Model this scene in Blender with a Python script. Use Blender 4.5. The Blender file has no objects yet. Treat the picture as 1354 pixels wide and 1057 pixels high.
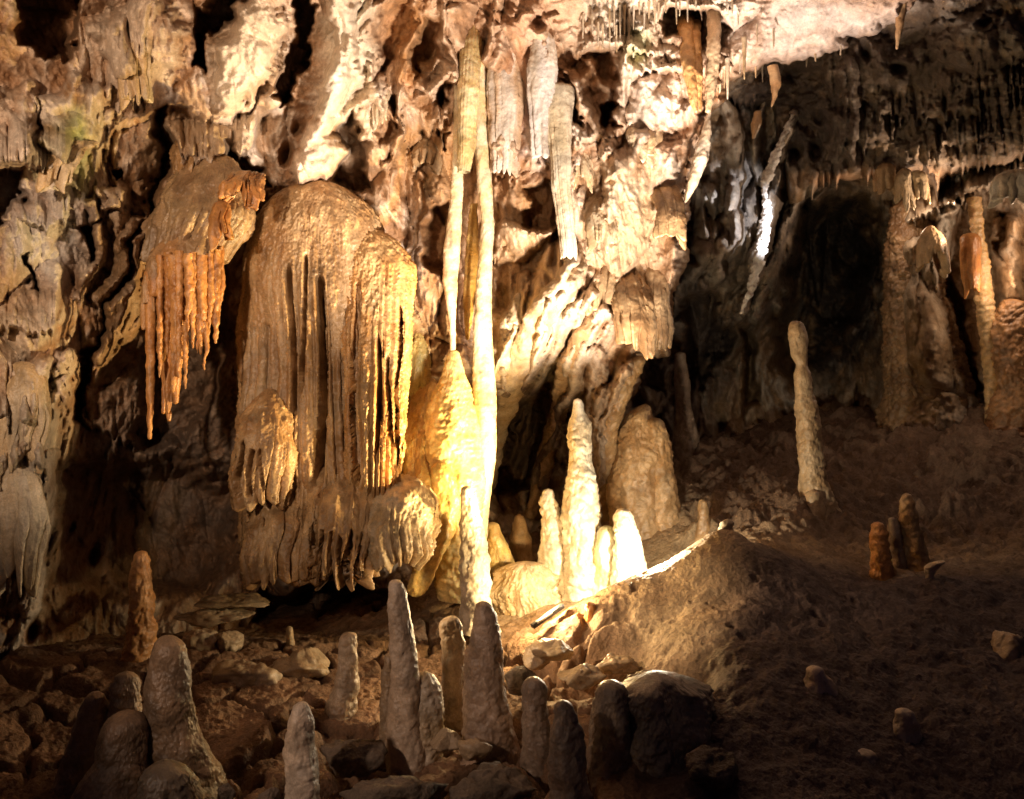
import bpy, math, numpy as np
from mathutils import Vector
scene = bpy.context.scene
F, CU, CV, CZ = 1173.0, 677.0, 528.5, 2.1      # focal length and picture centre (photo pixels), eye height (m)

# ------------------------------------------------------------------ numeric helpers
def P(u, v, Y):
    """world point seen at photo position (u, v) at distance Y in front of the camera"""
    u, v, Y = np.broadcast_arrays(np.asarray(u, float), np.asarray(v, float), np.asarray(Y, float))
    return np.stack([(u - CU) / F * Y, Y, CZ - (v - CV) / F * Y], -1)
def sm(a, b, x):
    t = np.clip((x - a) / (b - a), 0, 1)
    return t * t * (3 - 2 * t)
def _hash(ix, iy, iz, s):
    with np.errstate(over='ignore'):
        h = (ix.astype(np.uint32) * np.uint32(0x9E3779B1)) ^ (iy.astype(np.uint32) * np.uint32(0x85EBCA77)) ^ (iz.astype(np.uint32) * np.uint32(0xC2B2AE3D)) ^ np.uint32((s * 0x27D4EB2F + 0x165667B1) & 0xFFFFFFFF)
        h ^= h >> np.uint32(15); h *= np.uint32(0x2C1B3C6D); h ^= h >> np.uint32(12); h *= np.uint32(0x297A2D39); h ^= h >> np.uint32(15)
    return h
_G = np.array([(1,1,0),(-1,1,0),(1,-1,0),(-1,-1,0),(1,0,1),(-1,0,1),(1,0,-1),(-1,0,-1),(0,1,1),(0,-1,1),(0,1,-1),(0,-1,-1),(1,1,0),(-1,1,0),(0,-1,1),(0,-1,-1)], np.float32)
def perlin(p, seed=0):
    sh = p.shape[:-1]
    p = np.asarray(p, np.float32).reshape(-1, 3)
    i = np.floor(p); f = p - i; i = i.astype(np.int64)
    w = f * f * f * (f * (f * 6 - 15) + 10)
    out = 0
    for dx in (0, 1):
        wx = w[:, 0] if dx else 1 - w[:, 0]
        for dy in (0, 1):
            wy = w[:, 1] if dy else 1 - w[:, 1]
            for dz in (0, 1):
                wz = w[:, 2] if dz else 1 - w[:, 2]
                g = _G[(_hash(i[:, 0] + dx, i[:, 1] + dy, i[:, 2] + dz, seed) & np.uint32(15)).astype(np.int64)]
                out = out + wx * wy * wz * (g[:, 0] * (f[:, 0] - dx) + g[:, 1] * (f[:, 1] - dy) + g[:, 2] * (f[:, 2] - dz))
    return out.reshape(sh)
def fbm(p, oct=4, seed=0, gain=.5, kind='n'):
    a, s, o = 1.0, 0.0, 0
    p = np.asarray(p, np.float32)
    for k in range(oct):
        n = perlin(p, seed + 17 * k)
        if kind == 'b': n = np.abs(n) * 2 - .45           # rounded lumps with sharp creases between
        if kind == 'r': n = .55 - np.abs(n) * 2           # sharp ridges
        o = o + a * n; s += a; a *= gain; p = p * 2.03 + 11.3
    return o / s
def worley(p, seed=0, two=False):
    sh = p.shape[:-1]
    p = np.asarray(p, np.float32).reshape(-1, 3)
    i = np.floor(p).astype(np.int64)
    b1 = np.full(len(p), 9., np.float32); b2 = b1.copy()
    for dx in (-1, 0, 1):
        for dy in (-1, 0, 1):
            for dz in (-1, 0, 1):
                c = i + np.array((dx, dy, dz))
                h = _hash(c[:, 0], c[:, 1], c[:, 2], seed)
                q = np.stack([(h & np.uint32(1023)), (h >> np.uint32(10)) & np.uint32(1023), (h >> np.uint32(20)) & np.uint32(1023)], -1).astype(np.float32) / 1023.
                d = ((c + q - p) ** 2).sum(-1)
                b2 = np.minimum(b2, np.maximum(b1, d)); b1 = np.minimum(b1, d)
    b1 = np.sqrt(b1).reshape(sh); b2 = np.sqrt(b2).reshape(sh)
    return (b1, b2) if two else b1
def seg_dist(u, v, pts):
    """distance to a polyline and position along it (0..n-1)"""
    best = np.full(u.shape, 1e9); pos = np.zeros(u.shape)
    for k in range(len(pts) - 1):
        (ax, ay), (bx, by) = pts[k][:2], pts[k + 1][:2]
        ex, ey = bx - ax, by - ay
        t = np.clip(((u - ax) * ex + (v - ay) * ey) / (ex * ex + ey * ey + 1e-9), 0, 1)
        d = np.hypot(u - ax - t * ex, v - ay - t * ey)
        m = d < best
        best = np.where(m, d, best); pos = np.where(m, k + t, pos)
    return best, pos
def poly_sdf(u, v, poly):
    """signed distance, positive inside"""
    pts = list(poly) + [poly[0]]
    d, _ = seg_dist(u, v, pts)
    ins = np.zeros(u.shape, bool)
    for k in range(len(poly)):
        (ax, ay), (bx, by) = pts[k], pts[k + 1]
        if ay == by: continue
        c = ((ay > v) != (by > v)) & (u < (bx - ax) * (v - ay) / (by - ay) + ax)
        ins ^= c
    return np.where(ins, d, -d)
class TPS:
    """thin-plate surface through scattered control values"""
    def __init__(s, xy, z, lam=1e-3, scale=1.0):
        s.sc = scale; s.xy = np.asarray(xy, float) / scale; n = len(s.xy)
        K = s.k(np.hypot(*(s.xy[:, None] - s.xy[None]).transpose(2, 0, 1))) + lam * np.eye(n)
        A = np.zeros((n + 3, n + 3)); A[:n, :n] = K; A[:n, n] = 1; A[:n, n + 1:] = s.xy; A[n, :n] = 1; A[n + 1:, :n] = s.xy.T
        s.w = np.linalg.solve(A, np.concatenate([np.asarray(z, float), [0, 0, 0]]))
    def k(s, r): return np.where(r > 1e-9, r * r * np.log(r + 1e-12), 0)
    def __call__(s, x, y):
        x = np.asarray(x, float) / s.sc; y = np.asarray(y, float) / s.sc
        o = s.w[-3] + s.w[-2] * x + s.w[-1] * y
        for (a, b), w in zip(s.xy, s.w[:-3]): o = o + w * s.k(np.hypot(x - a, y - b))
        return o

# ------------------------------------------------------------------ mesh output
def make(name, V, Q, col, mat, parent=None, label=None, cat=None, group=None, kind=None):
    V = np.asarray(V, np.float32).reshape(-1, 3); Q = np.asarray(Q, np.int32).reshape(-1, 4)
    origin = None
    if parent is None and kind is None:              # put the origin of a thing at its lowest middle point
        z0 = V[:, 2].min(); low = V[V[:, 2] < z0 + .02 * (np.ptp(V[:, 2]) + 1e-6)]
        origin = np.array([low[:, 0].mean(), low[:, 1].mean(), z0], np.float32)
    elif parent is not None: origin = np.array(parent['_o'], np.float32)
    if origin is not None: V = V - origin
    me = bpy.data.meshes.new(name)
    me.vertices.add(len(V)); me.vertices.foreach_set('co', V.ravel())
    me.loops.add(Q.size); me.loops.foreach_set('vertex_index', Q.ravel())
    me.polygons.add(len(Q)); me.polygons.foreach_set('loop_start', np.arange(0, Q.size, 4, dtype=np.int32))
    me.polygons.foreach_set('use_smooth', np.ones(len(Q), bool))
    me.update(calc_edges=True)
    a = me.color_attributes.new('Col', 'FLOAT_COLOR', 'POINT')
    c = np.ones((len(V), 4), np.float32); c[:, :3] = np.broadcast_to(np.asarray(col, np.float32), (len(V), 3))
    a.data.foreach_set('color', c.ravel())
    me.materials.append(mat)
    o = bpy.data.objects.new(name, me); scene.collection.objects.link(o)
    if parent is not None: o.parent = parent
    elif origin is not None: o.location = origin.tolist()
    if origin is not None: o['_o'] = [float(x) for x in origin]
    for k, x in (('label', label), ('category', cat), ('group', group), ('kind', kind)):
        if x: o[k] = x
    return o
def grid_quads(n, m, wrap=False):
    i = np.arange(n - 1)[:, None]; j = np.arange(m if wrap else m - 1)[None]
    j2 = (j + 1) % m
    return np.stack(np.broadcast_arrays(i * m + j, i * m + j2, (i + 1) * m + j2, (i + 1) * m + j), -1).reshape(-1, 4)
def grid_normals(Pt, wrap):
    if wrap: du = np.roll(Pt, -1, 1) - np.roll(Pt, 1, 1)
    else: du = np.gradient(Pt, axis=1)
    n = np.cross(du, np.gradient(Pt, axis=0))
    return n / (np.linalg.norm(n, axis=-1, keepdims=True) + 1e-9)
def tint(c0, c1, p, size, seed, lo=-.25, hi=.25):
    n = sm(lo, hi, fbm(p / size, 4, seed))[..., None]
    return np.asarray(c0) * (1 - n) + np.asarray(c1) * n

# ------------------------------------------------------------------ builders
def sheet(name, poly, ctrl, step, feats, mat, seed, colors, curl=(22, 2.0), rough=1.0, base=((.55, .43, .30), (.36, .23, .12), (.62, .56, .48)), kind='structure', stretch=.55, edge=None, calm_at=(), slabs=.0):
    """a rock face: relief over a base surface, cut out along poly with its rim rolled away"""
    pu = [p[0] for p in poly]; pv = [p[1] for p in poly]
    u, v = np.meshgrid(np.arange(min(pu) - 4, max(pu) + 5, step, dtype=float), np.arange(min(pv) - 4, max(pv) + 5, step, dtype=float))
    Yb = TPS([c[:2] for c in ctrl], [c[2] for c in ctrl], 2e-2, 300.)
    Y0 = Yb(u, v)
    p0 = P(u, v, Y0)
    wob = lambda s, k: perlin(np.stack([u / s, v / s, np.full_like(u, k)], -1), seed + 3)
    jag = 16 * wob(34, .5) + 9 * wob(13, 1.5) + 5 * wob(6, 2.5)
    d = poly_sdf(u, v, poly) + (jag * .55 if edge is None else edge(u, v))
    wu = u + 16 * wob(42, 3.5) + 8 * wob(17, 4.5) + 3 * wob(7, 7.5); wv = v + 16 * wob(42, 5.5) + 8 * wob(17, 6.5) + 3 * wob(7, 8.5)
    off = np.zeros_like(u); drop = np.zeros_like(u)
    for f in feats:
        k = f[0]
        if k in ('hole', 'plate', 'flute'):
            pl = f[1]; b = 40
            m = (u > min(q[0] for q in pl) - b) & (u < max(q[0] for q in pl) + b) & (v > min(q[1] for q in pl) - b) & (v < max(q[1] for q in pl) + b)
            if not m.any(): continue
            dd = poly_sdf(wu[m], wv[m], pl)
            e = np.clip(dd / f[3], 0, 1)
            if k == 'hole': off[m] -= f[2] * sm(0, 1, e); drop[m] = np.maximum(drop[m], sm(0, 1, e) * min(f[2] / .5, 1))
            elif k == 'plate': off[m] += f[2] * np.sqrt(1 - (1 - e) ** 2)
            else:
                per, sl = f[4], (f[5] if len(f) > 5 else 0)
                x = (u[m] - sl * v[m] + 5 * wob(60, 9.)[m]) / per
                xi = np.floor(x); xf = x - xi
                amp = .6 + .4 * np.sin(xi * 12.9898) 
                off[m] += f[2] * e * amp * np.sqrt(np.clip(1 - (2 * xf - 1) ** 2, 0, 1))
        elif k == 'ridge':
            b = 70; pl = f[1]
            m = (u > min(q[0] for q in pl) - b) & (u < max(q[0] for q in pl) + b) & (v > min(q[1] for q in pl) - b) & (v < max(q[1] for q in pl) + b)
            dd, pos = seg_dist((u * .4 + wu * .6)[m], (v * .4 + wv * .6)[m], pl)
            hw = np.interp(pos, np.arange(len(pl)), [q[2] if len(q) > 2 else f[2] for q in pl])
            off[m] += f[3] * np.sqrt(np.clip(1 - (dd / hw) ** 2, 0, 1))
        elif k == 'shelf':
            pl, H, out, tl, tsp = f[1:6]
            x0, x1 = pl[0][0], pl[-1][0]
            ve = np.interp(u[0], [q[0] for q in pl], [q[1] for q in pl])
            uu = u[0] + 5 * np.sin(u[0] / 23. + seed)
            x = uu / tsp; xi = np.floor(x); xf = 2 * (x - xi) - 1
            h = np.sin(xi * 78.233 + seed) * 43758.5453; h = h - np.floor(h)
            h2 = np.sin(xi * 12.9898 + seed * 3.1) * 4375.85; h2 = h2 - np.floor(h2)
            ve = ve + tl * (.15 + .85 * h ** 2) * np.clip(1 - np.abs(xf) * (1.2 + h2), 0, 1) ** .8 * (h2 > .25) + 6 * wob(28, 9.5)[0] * 1.5
            kk = (ve[None] + .6 * (wv - v) * 0 - v) / H
            fade = sm(x0 - 2, x0 + 18, u) * (1 - sm(x1 - 18, x1 + 2, u))
            g = np.where((kk > 0) & (kk < 1), (1 - kk) ** .8 * np.sqrt(np.clip(kk * H / 5, 0, 1)), 0)
            fl = .8 + .2 * np.sqrt(np.clip(1 - xf ** 2, 0, 1))[None]
            off += out * g * fade * fl
        elif k == 'bump':
            _, bu, bv, ru, rv, h = f
            r2 = ((wu - bu) / ru) ** 2 + ((wv - bv) / rv) ** 2
            off += h * np.sqrt(np.clip(1 - r2, 0, 1))
    q = p0 * np.array([1, 1, stretch])
    warp = np.stack([fbm(q * 1.3, 2, seed + 40), fbm(q * 1.3, 2, seed + 50), fbm(q * 1.3, 2, seed + 60)], -1)
    qw = q + .35 * warp
    big = fbm(qw * 1.1, 3, seed, .5, 'b')
    mid = fbm(qw * 3.6, 4, seed + 5, .55, 'b')
    rid = fbm((q + .12 * warp) * 7.5, 3, seed + 9, .55, 'r')
    fine = fbm(p0 * 24, 3, seed + 13, .6)
    cell = worley(q * 3.1 + warp * .9, seed + 21)
    gate = sm(.02, .3, fbm(q * .9 + 5, 2, seed + 31))
    pock = sm(.34, .12, cell) * gate
    calm = 1 - .35 * drop
    t1, t2 = worley(np.stack([p0[..., 0] * 2.3 + .55 * warp[..., 0] + .35 * p0[..., 2], p0[..., 1] * .8, p0[..., 2] * .95 + .5 * warp[..., 1]], -1), seed + 25, True)
    slab = np.sqrt(np.clip((t2 - t1) * 2.4, 0, 1)) - .62 + .5 * (fbm(q * 1.9 + 9, 2, seed + 27))
    tm = sm(-.15, .2, fbm(q * .8 + 2, 2, seed + 29))
    still = np.zeros_like(u)
    for (cu, cv, ru, rv, k) in calm_at: still = np.maximum(still, k * np.exp(-(((wu - cu) / ru) ** 2 + ((wv - cv) / rv) ** 2) ** 2))
    det = rough * (1 - still) * (.30 * big + .15 * mid * calm + slabs * slab * (.35 + .65 * tm) + .045 * rid + .026 * fine - .32 * pock)
    off2 = off + det
    w, cm = curl
    e = np.clip(1 - d / w, 0, 1)
    Y = Y0 - off2 + cm * (1 - np.sqrt(np.clip(1 - e ** 2, 0, 1)))
    # snap the rim onto the outline
    gu = np.gradient(d, axis=1) / step; gv = np.gradient(d, axis=0) / step
    nb = (d < 0) & (d > -1.2 * step)
    g2 = gu ** 2 + gv ** 2 + 1e-3
    us = u - np.where(nb, np.clip(d * gu / g2, -step, step), 0); vs = v - np.where(nb, np.clip(d * gv / g2, -step, step), 0)
    pts = P(us, vs, Y)
    keep = d > -1.2 * step
    # colour: brown host rock in the recesses, pale calcite crust on what stands out
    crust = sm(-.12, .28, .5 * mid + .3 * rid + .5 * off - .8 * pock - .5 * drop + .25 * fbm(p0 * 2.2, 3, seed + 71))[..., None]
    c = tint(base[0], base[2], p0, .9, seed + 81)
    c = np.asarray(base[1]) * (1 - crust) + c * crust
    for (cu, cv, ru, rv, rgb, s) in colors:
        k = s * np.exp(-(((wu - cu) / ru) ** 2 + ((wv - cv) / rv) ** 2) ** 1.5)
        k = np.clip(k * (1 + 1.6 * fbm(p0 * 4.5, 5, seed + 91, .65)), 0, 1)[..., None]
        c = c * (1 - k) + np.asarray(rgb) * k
    Q = grid_quads(*u.shape); kf = keep.ravel(); Q = Q[kf[Q].all(1)]
    used = np.zeros(u.size, bool); used[Q.ravel()] = True
    idx = np.cumsum(used) - 1
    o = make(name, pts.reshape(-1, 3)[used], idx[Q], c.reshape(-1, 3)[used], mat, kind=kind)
    Yc = Y.copy()
    def look(uu, vv, r=3):
        i = int(np.clip((vv - v[0, 0]) / step, 0, u.shape[0] - 1)); j = int(np.clip((uu - u[0, 0]) / step, 0, u.shape[1] - 1))
        return float(np.median(Yc[max(0, i - r):i + r + 1, max(0, j - r):j + r + 1]))
    return o, look

def tube(name, prof, Y, mat, seed=0, col=((.55, .45, .33), (.45, .33, .21)), knob=0., ks=.07, ring=0., rs=.05, rough=.012, squash=1., tip='top', n=None, flare=0, parent=None, step=1.6, flut=0, lumpy=.22, **kw):
    """a body of revolution around a bent axis; prof = [(u, v, half width px)] from top to bottom, Y one distance or one per entry"""
    prof = np.asarray(prof, float); vv = prof[:, 1]
    Ys = np.broadcast_to(np.asarray(Y, float), (len(prof),)) if np.ndim(Y) == 0 else np.asarray(Y, float)
    v0, v1 = vv[0], vv[-1]
    nr = max(12, int((v1 - v0) / step))
    t = np.linspace(0, 1, nr); 
    hw0, hw1 = prof[0, 2], prof[-1, 2]
    t = v0 + (v1 - v0) * t
    capn = 8
    def smooth(y):
        k = max(3, int(nr * .022)) | 1
        ker = np.hanning(k + 2)[1:-1]; ker /= ker.sum()
        return np.convolve(np.pad(y, k // 2, mode='reflect', reflect_type='odd'), ker, 'valid')
    uc = smooth(np.interp(t, vv, prof[:, 0])); hw = smooth(np.interp(t, vv, prof[:, 2])); Yc = smooth(np.interp(t, vv, Ys))
    if tip in ('top', 'both'):
        a = np.linspace(0.02, math.pi / 2, capn)[:-1]
        hh = hw0 * .8
        t = np.concatenate([v0 + hh * (1 - np.sin(a)) * 1. - 0, np.maximum(t, v0 + hh)[t > v0 + hh]]) if False else t
        k = np.clip((t - v0) / hh, 0, 1); hw = hw * np.sqrt(np.clip(1 - (1 - k) ** 2, .0004, 1))
    if tip in ('bottom', 'both'):
        k = np.clip((v1 - t) / max(hw1 * 1.0, 1), 0, 1); hw = hw * np.sqrt(np.clip(1 - (1 - k) ** 2, .0004, 1))
    if flare: hw = hw * (1 + flare * np.exp(-(v1 - t) / (.12 * (v1 - v0))))
    s = Yc / F
    R = hw * s
    if n is None: n = int(np.clip(2 * math.pi * hw.max() / 1.7, 14, 420))
    th = np.linspace(0, 2 * math.pi, n, endpoint=False)[None]
    c = P(uc, t, Yc)
    nrm = np.stack([np.sin(th), -np.cos(th), 0 * th], -1)
    p = c[:, None] + nrm * R[:, None, None] * np.array([1, squash, 1])
    Rm = R[:, None]
    sc = np.clip(R / (R.max() + 1e-9) * 2.2, .12, 1)[:, None]
    lump = fbm(p / (R.max() * 1.1) * np.array([1, 1, .6]), 3, seed + 1) * R.max() * lumpy
    disp = lump * sc + rough * (fbm(p * 16, 5, seed + 2, .68) * 2.2 + .5 * fbm(p * 34, 3, seed + 9, .6, 'b')) * sc
    if knob:
        w = worley(p / ks, seed + 3); w2 = worley(p / (ks * .5), seed + 8)
        m = .45 + .8 * sm(-.2, .3, fbm(p * 3, 2, seed + 4))
        disp = disp + knob * ((.55 - w) + .4 * (.5 - w2)) * m * sc
    if ring:
        ph = p[..., 2] / rs + 1.6 * fbm(p * 3.5, 2, seed + 6)
        x = ph - np.floor(ph)
        disp = disp + ring * (np.sqrt(np.clip(1 - (2 * x - 1) ** 2, 0, 1)) - .6) * sc * (.5 + sm(-.3, .3, fbm(p * 5, 2, seed + 7)))
    if flut:
        kf = np.round(n / 9.) ; disp = disp + flut * np.abs(np.sin(th * 9 + 3 * fbm(p * 1.5, 2, seed + 12))) * sc
    p = p + nrm * disp[..., None]
    cc = tint(col[0], col[1], p, .22, seed + 5)
    st = fbm(p * np.array([8, 8, 1.6]), 3, seed + 15)[..., None]
    cc = cc * (1 + .5 * st) * (1 - .3 * sm(.05, .35, fbm(p * 7, 4, seed + 16, .6))[..., None])
    V = p.reshape(-1, 3); Q = grid_quads(nr, n, True)[:, ::-1]
    return make(name, V, Q, cc.reshape(-1, 3), mat, parent, **kw)

def bell(name, u0, v0, v1, hw, Y, mat, n=14, seed=0, A=.05, tooth=40, arc=105, squash=.7, du=0, onset=(.05, .35), col=((.52, .38, .23), (.4, .26, .13)), gapw=.0, rough=.010, parent=None, step=1.6, sub=3, lens=None, bottom=None, thick=.5, wander=.04, dY=0, dome=.25, back=0., sway=.10, path=None, lump=.13, slots=(), grad=None, **kw):
    """a draped flowstone body: a dome on top that splits into hanging pipes which end at their own lengths.
    hw = [(t, half width px)], t 0 at the top and 1 at the bottom; dome = share of the height taken by the rounded top"""
    rng = np.random.default_rng(seed)
    s = Y / F
    hmax = max(h for _, h in hw)
    a = math.radians(arc)
    m = int(2 * a * hmax * (1 + squash) / 2 / step * 1.25)
    th = np.linspace(-a, a, m)
    rows = int((v1 - v0 + tooth) / step)
    t = np.linspace(0, 1, rows)[:, None]
    W = np.interp(t, [q[0] for q in hw], [q[1] for q in hw])
    ker = np.hanning(max(5, rows // 14) | 1); ker /= ker.sum(); kl = len(ker) // 2
    W = np.convolve(np.pad(W[:, 0], kl, mode='edge'), ker, 'valid')[:, None]
    dm = np.clip(t / dome, 0, 1); W = W * np.sqrt(np.clip(1 - (1 - dm) ** 2, .0002, 1))
    # pipes
    edges = np.cumsum(np.concatenate([[0], rng.uniform(.5, 1.5, n)])); edges = edges / edges[-1] * 2 * a - a
    thw = th[None] + wander * perlin(np.stack(np.broadcast_arrays(th[None] * 3, t * 3.0, 0 * t + seed), -1), seed)
    thw = np.clip(thw, -a + 1e-4, a - 1e-4)
    i = np.clip(np.searchsorted(edges, thw.ravel()) - 1, 0, n - 1).reshape(thw.shape)
    x = 2 * (thw - edges[i]) / (edges[i + 1] - edges[i]) - 1
    f = np.sqrt(np.clip(1 - x ** 2, 0, 1))
    on = rng.uniform(onset[0], onset[1], n)[i]; am = rng.uniform(.45, 1.2, n)[i]
    grow = sm(0, .25, t - on)
    flute = A * am * (f - 1) * grow
    # finer pipes on top of the main ones
    ns = n * sub
    e2 = np.cumsum(np.concatenate([[0], rng.uniform(.4, 1.6, ns)])); e2 = e2 / e2[-1] * 2 * a - a
    i2 = np.clip(np.searchsorted(e2, thw.ravel()) - 1, 0, ns - 1).reshape(thw.shape)
    x2 = 2 * (thw - e2[i2]) / (e2[i2 + 1] - e2[i2]) - 1
    flute = flute + .32 * A * (np.sqrt(np.clip(1 - x2 ** 2, 0, 1)) - 1) * sm(0, .2, t - rng.uniform(.0, .5, ns)[i2]) * rng.uniform(.3, 1.2, ns)[i2] * sm(.5 * dome, dome + .2, t)
    L = rng.uniform(.1, 1, n) if lens is None else np.interp(np.linspace(0, 1, n), np.linspace(0, 1, len(lens)), lens) * rng.uniform(.75, 1.1, n)
    # bottom edge
    if bottom is None: vb = v1
    else: vb = np.interp(np.sin(th), [b[0] for b in bottom], [b[1] for b in bottom])[None]
    i0, x0 = i[-1], x[-1]
    tip = np.clip(1 - np.abs(x0) ** 1.5, 0, 1)
    end = (vb + tooth * L[i0][None] * tip[None] ** .8) 
    # pinch pipes into separate tips towards the bottom
    pin = sm(.72, 1., t) * gapw
    flute = flute * (1 + pin * 3)
    vrow = v0 + (end - v0) * t
    R = W * s
    Rr = np.maximum(R + flute * np.clip(R / (.35 * hmax * s), 0, 1), .3 * R)
    uc = u0 + du * t + sway * hmax * 2 * perlin(np.stack([t * 2.6, 0 * t + seed * 1.7, 0 * t], -1), seed + 9)
    if path: uc = uc + np.interp(t, [q[0] for q in path], [q[1] for q in path])
    Yt = Y + dY * t + back * (1 - t) ** 2
    p = np.stack([(uc - CU) * s + Rr * np.sin(thw), Yt - squash * Rr * np.cos(thw), CZ - (vrow - CV) * s], -1)
    nrm = np.stack([np.sin(thw), -np.cos(thw), 0 * thw], -1)
    for (su, ta, tb, sw, sd) in slots:                       # deep dark gaps between pipes
        uu = p[..., 0] / p[..., 1] * F + CU
        sl = np.exp(-((uu - su - 3 * np.sin(t * 9 + su)) / sw) ** 4) * sm(ta, ta + .05, t) * (1 - sm(tb - .05, tb, t))
        p = p + np.array([0, 1., 0]) * (sd * sl)[..., None]
    pq = p * np.array([1, 1, .35])
    q = fbm(p * np.array([2.6, 2.6, 2.0]) * min(2.5, .45 / (hmax * s)), 3, seed + 1) * lump * hmax * s + rough * (fbm(pq * 22, 3, seed + 2, .6) * 1.2 + fbm(p * 40, 3, seed + 4, .65, 'b') * .9)
    p = p + nrm * (q * np.clip(R / (.3 * hmax * s), .05, 1))[..., None]
    # roll the lower rim inwards
    last = p[-1]; rim = []
    cx = np.array([(u0 + du - CU) * s, Y + dY, 0.])
    for k, (sh, up) in enumerate(((.93, -.01), (.8, .0), (.5, .05))):
        r = last.copy(); r[:, :2] = cx[:2] + (last[:, :2] - cx[:2]) * sh; r[:, 2] += up; rim.append(r)
    p = np.concatenate([p, np.array(rim)], 0)
    c = tint(col[0], col[1], p * np.array([1, 1, .3]), .16, seed + 5)
    st = fbm(p * np.array([9, 9, .8]), 3, seed + 15)[..., None]
    c = c * (1 + .55 * st) * (1 - .25 * sm(.05, .35, fbm(p * 5, 4, seed + 16, .6))[..., None])
    if grad:
        tt = np.concatenate([t[:, 0], [1, 1, 1]])[:, None] + .5 * fbm(p * 4, 3, seed + 17)
        g = sm(grad[1], grad[2], tt)[..., None]; c = np.asarray(grad[0]) * (1 - g) + c * g
    return make(name, p.reshape(-1, 3), grid_quads(p.shape[0], m)[:, ::-1], c.reshape(-1, 3), mat, parent, **kw)

def rock(name, u, v, Y, size, mat, seed=0, col=((.4, .3, .2), (.3, .2, .12)), n=70, parent=None, facet=.9, lift=0, **kw):
    """a boulder: size = (half width, half depth, half height) in metres, middle at photo position (u, v)"""
    th = np.linspace(0, 2 * math.pi, n, endpoint=False)[None]; ph = np.linspace(.01, math.pi - .01, n // 2)[:, None]
    d = np.stack([np.sin(ph) * np.sin(th), -np.sin(ph) * np.cos(th), np.cos(ph) + 0 * th], -1)
    rng = np.random.default_rng(seed)
    r = np.ones(d.shape[:2])
    for k in range(16):
        a = rng.normal(size=3); a /= np.linalg.norm(a); h = rng.uniform(.5, .85)
        dd = d @ a; r = np.where(dd > 1e-3, np.minimum(r, np.where(dd > 1e-3, h / np.maximum(dd, 1e-3), 9)), r) if facet else r
    r = (1 - facet) + facet * r if facet < 1 else r
    sz = np.asarray(size)
    p = d * r[..., None] * sz
    q = fbm(p * 2.2 / sz.max() * .5, 4, seed + 3) * .22 + fbm(p / sz.max() * 4, 4, seed + 4, .6, 'b') * .05
    p = p * (1 + q[..., None])
    p = p + d * (.05 * fbm(p * 5 + seed, 4, seed + 8, .6, 'b') + .02 * fbm(p * 18, 3, seed + 9))[..., None] * min(1., sz.mean() * 5)
    p = p + P(u, v, Y)
    c = tint(col[0], col[1], p, .2, seed + 6)
    return make(name, p.reshape(-1, 3), grid_quads(n // 2, n, True)[:, ::-1], c.reshape(-1, 3), mat, parent, **kw)

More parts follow.
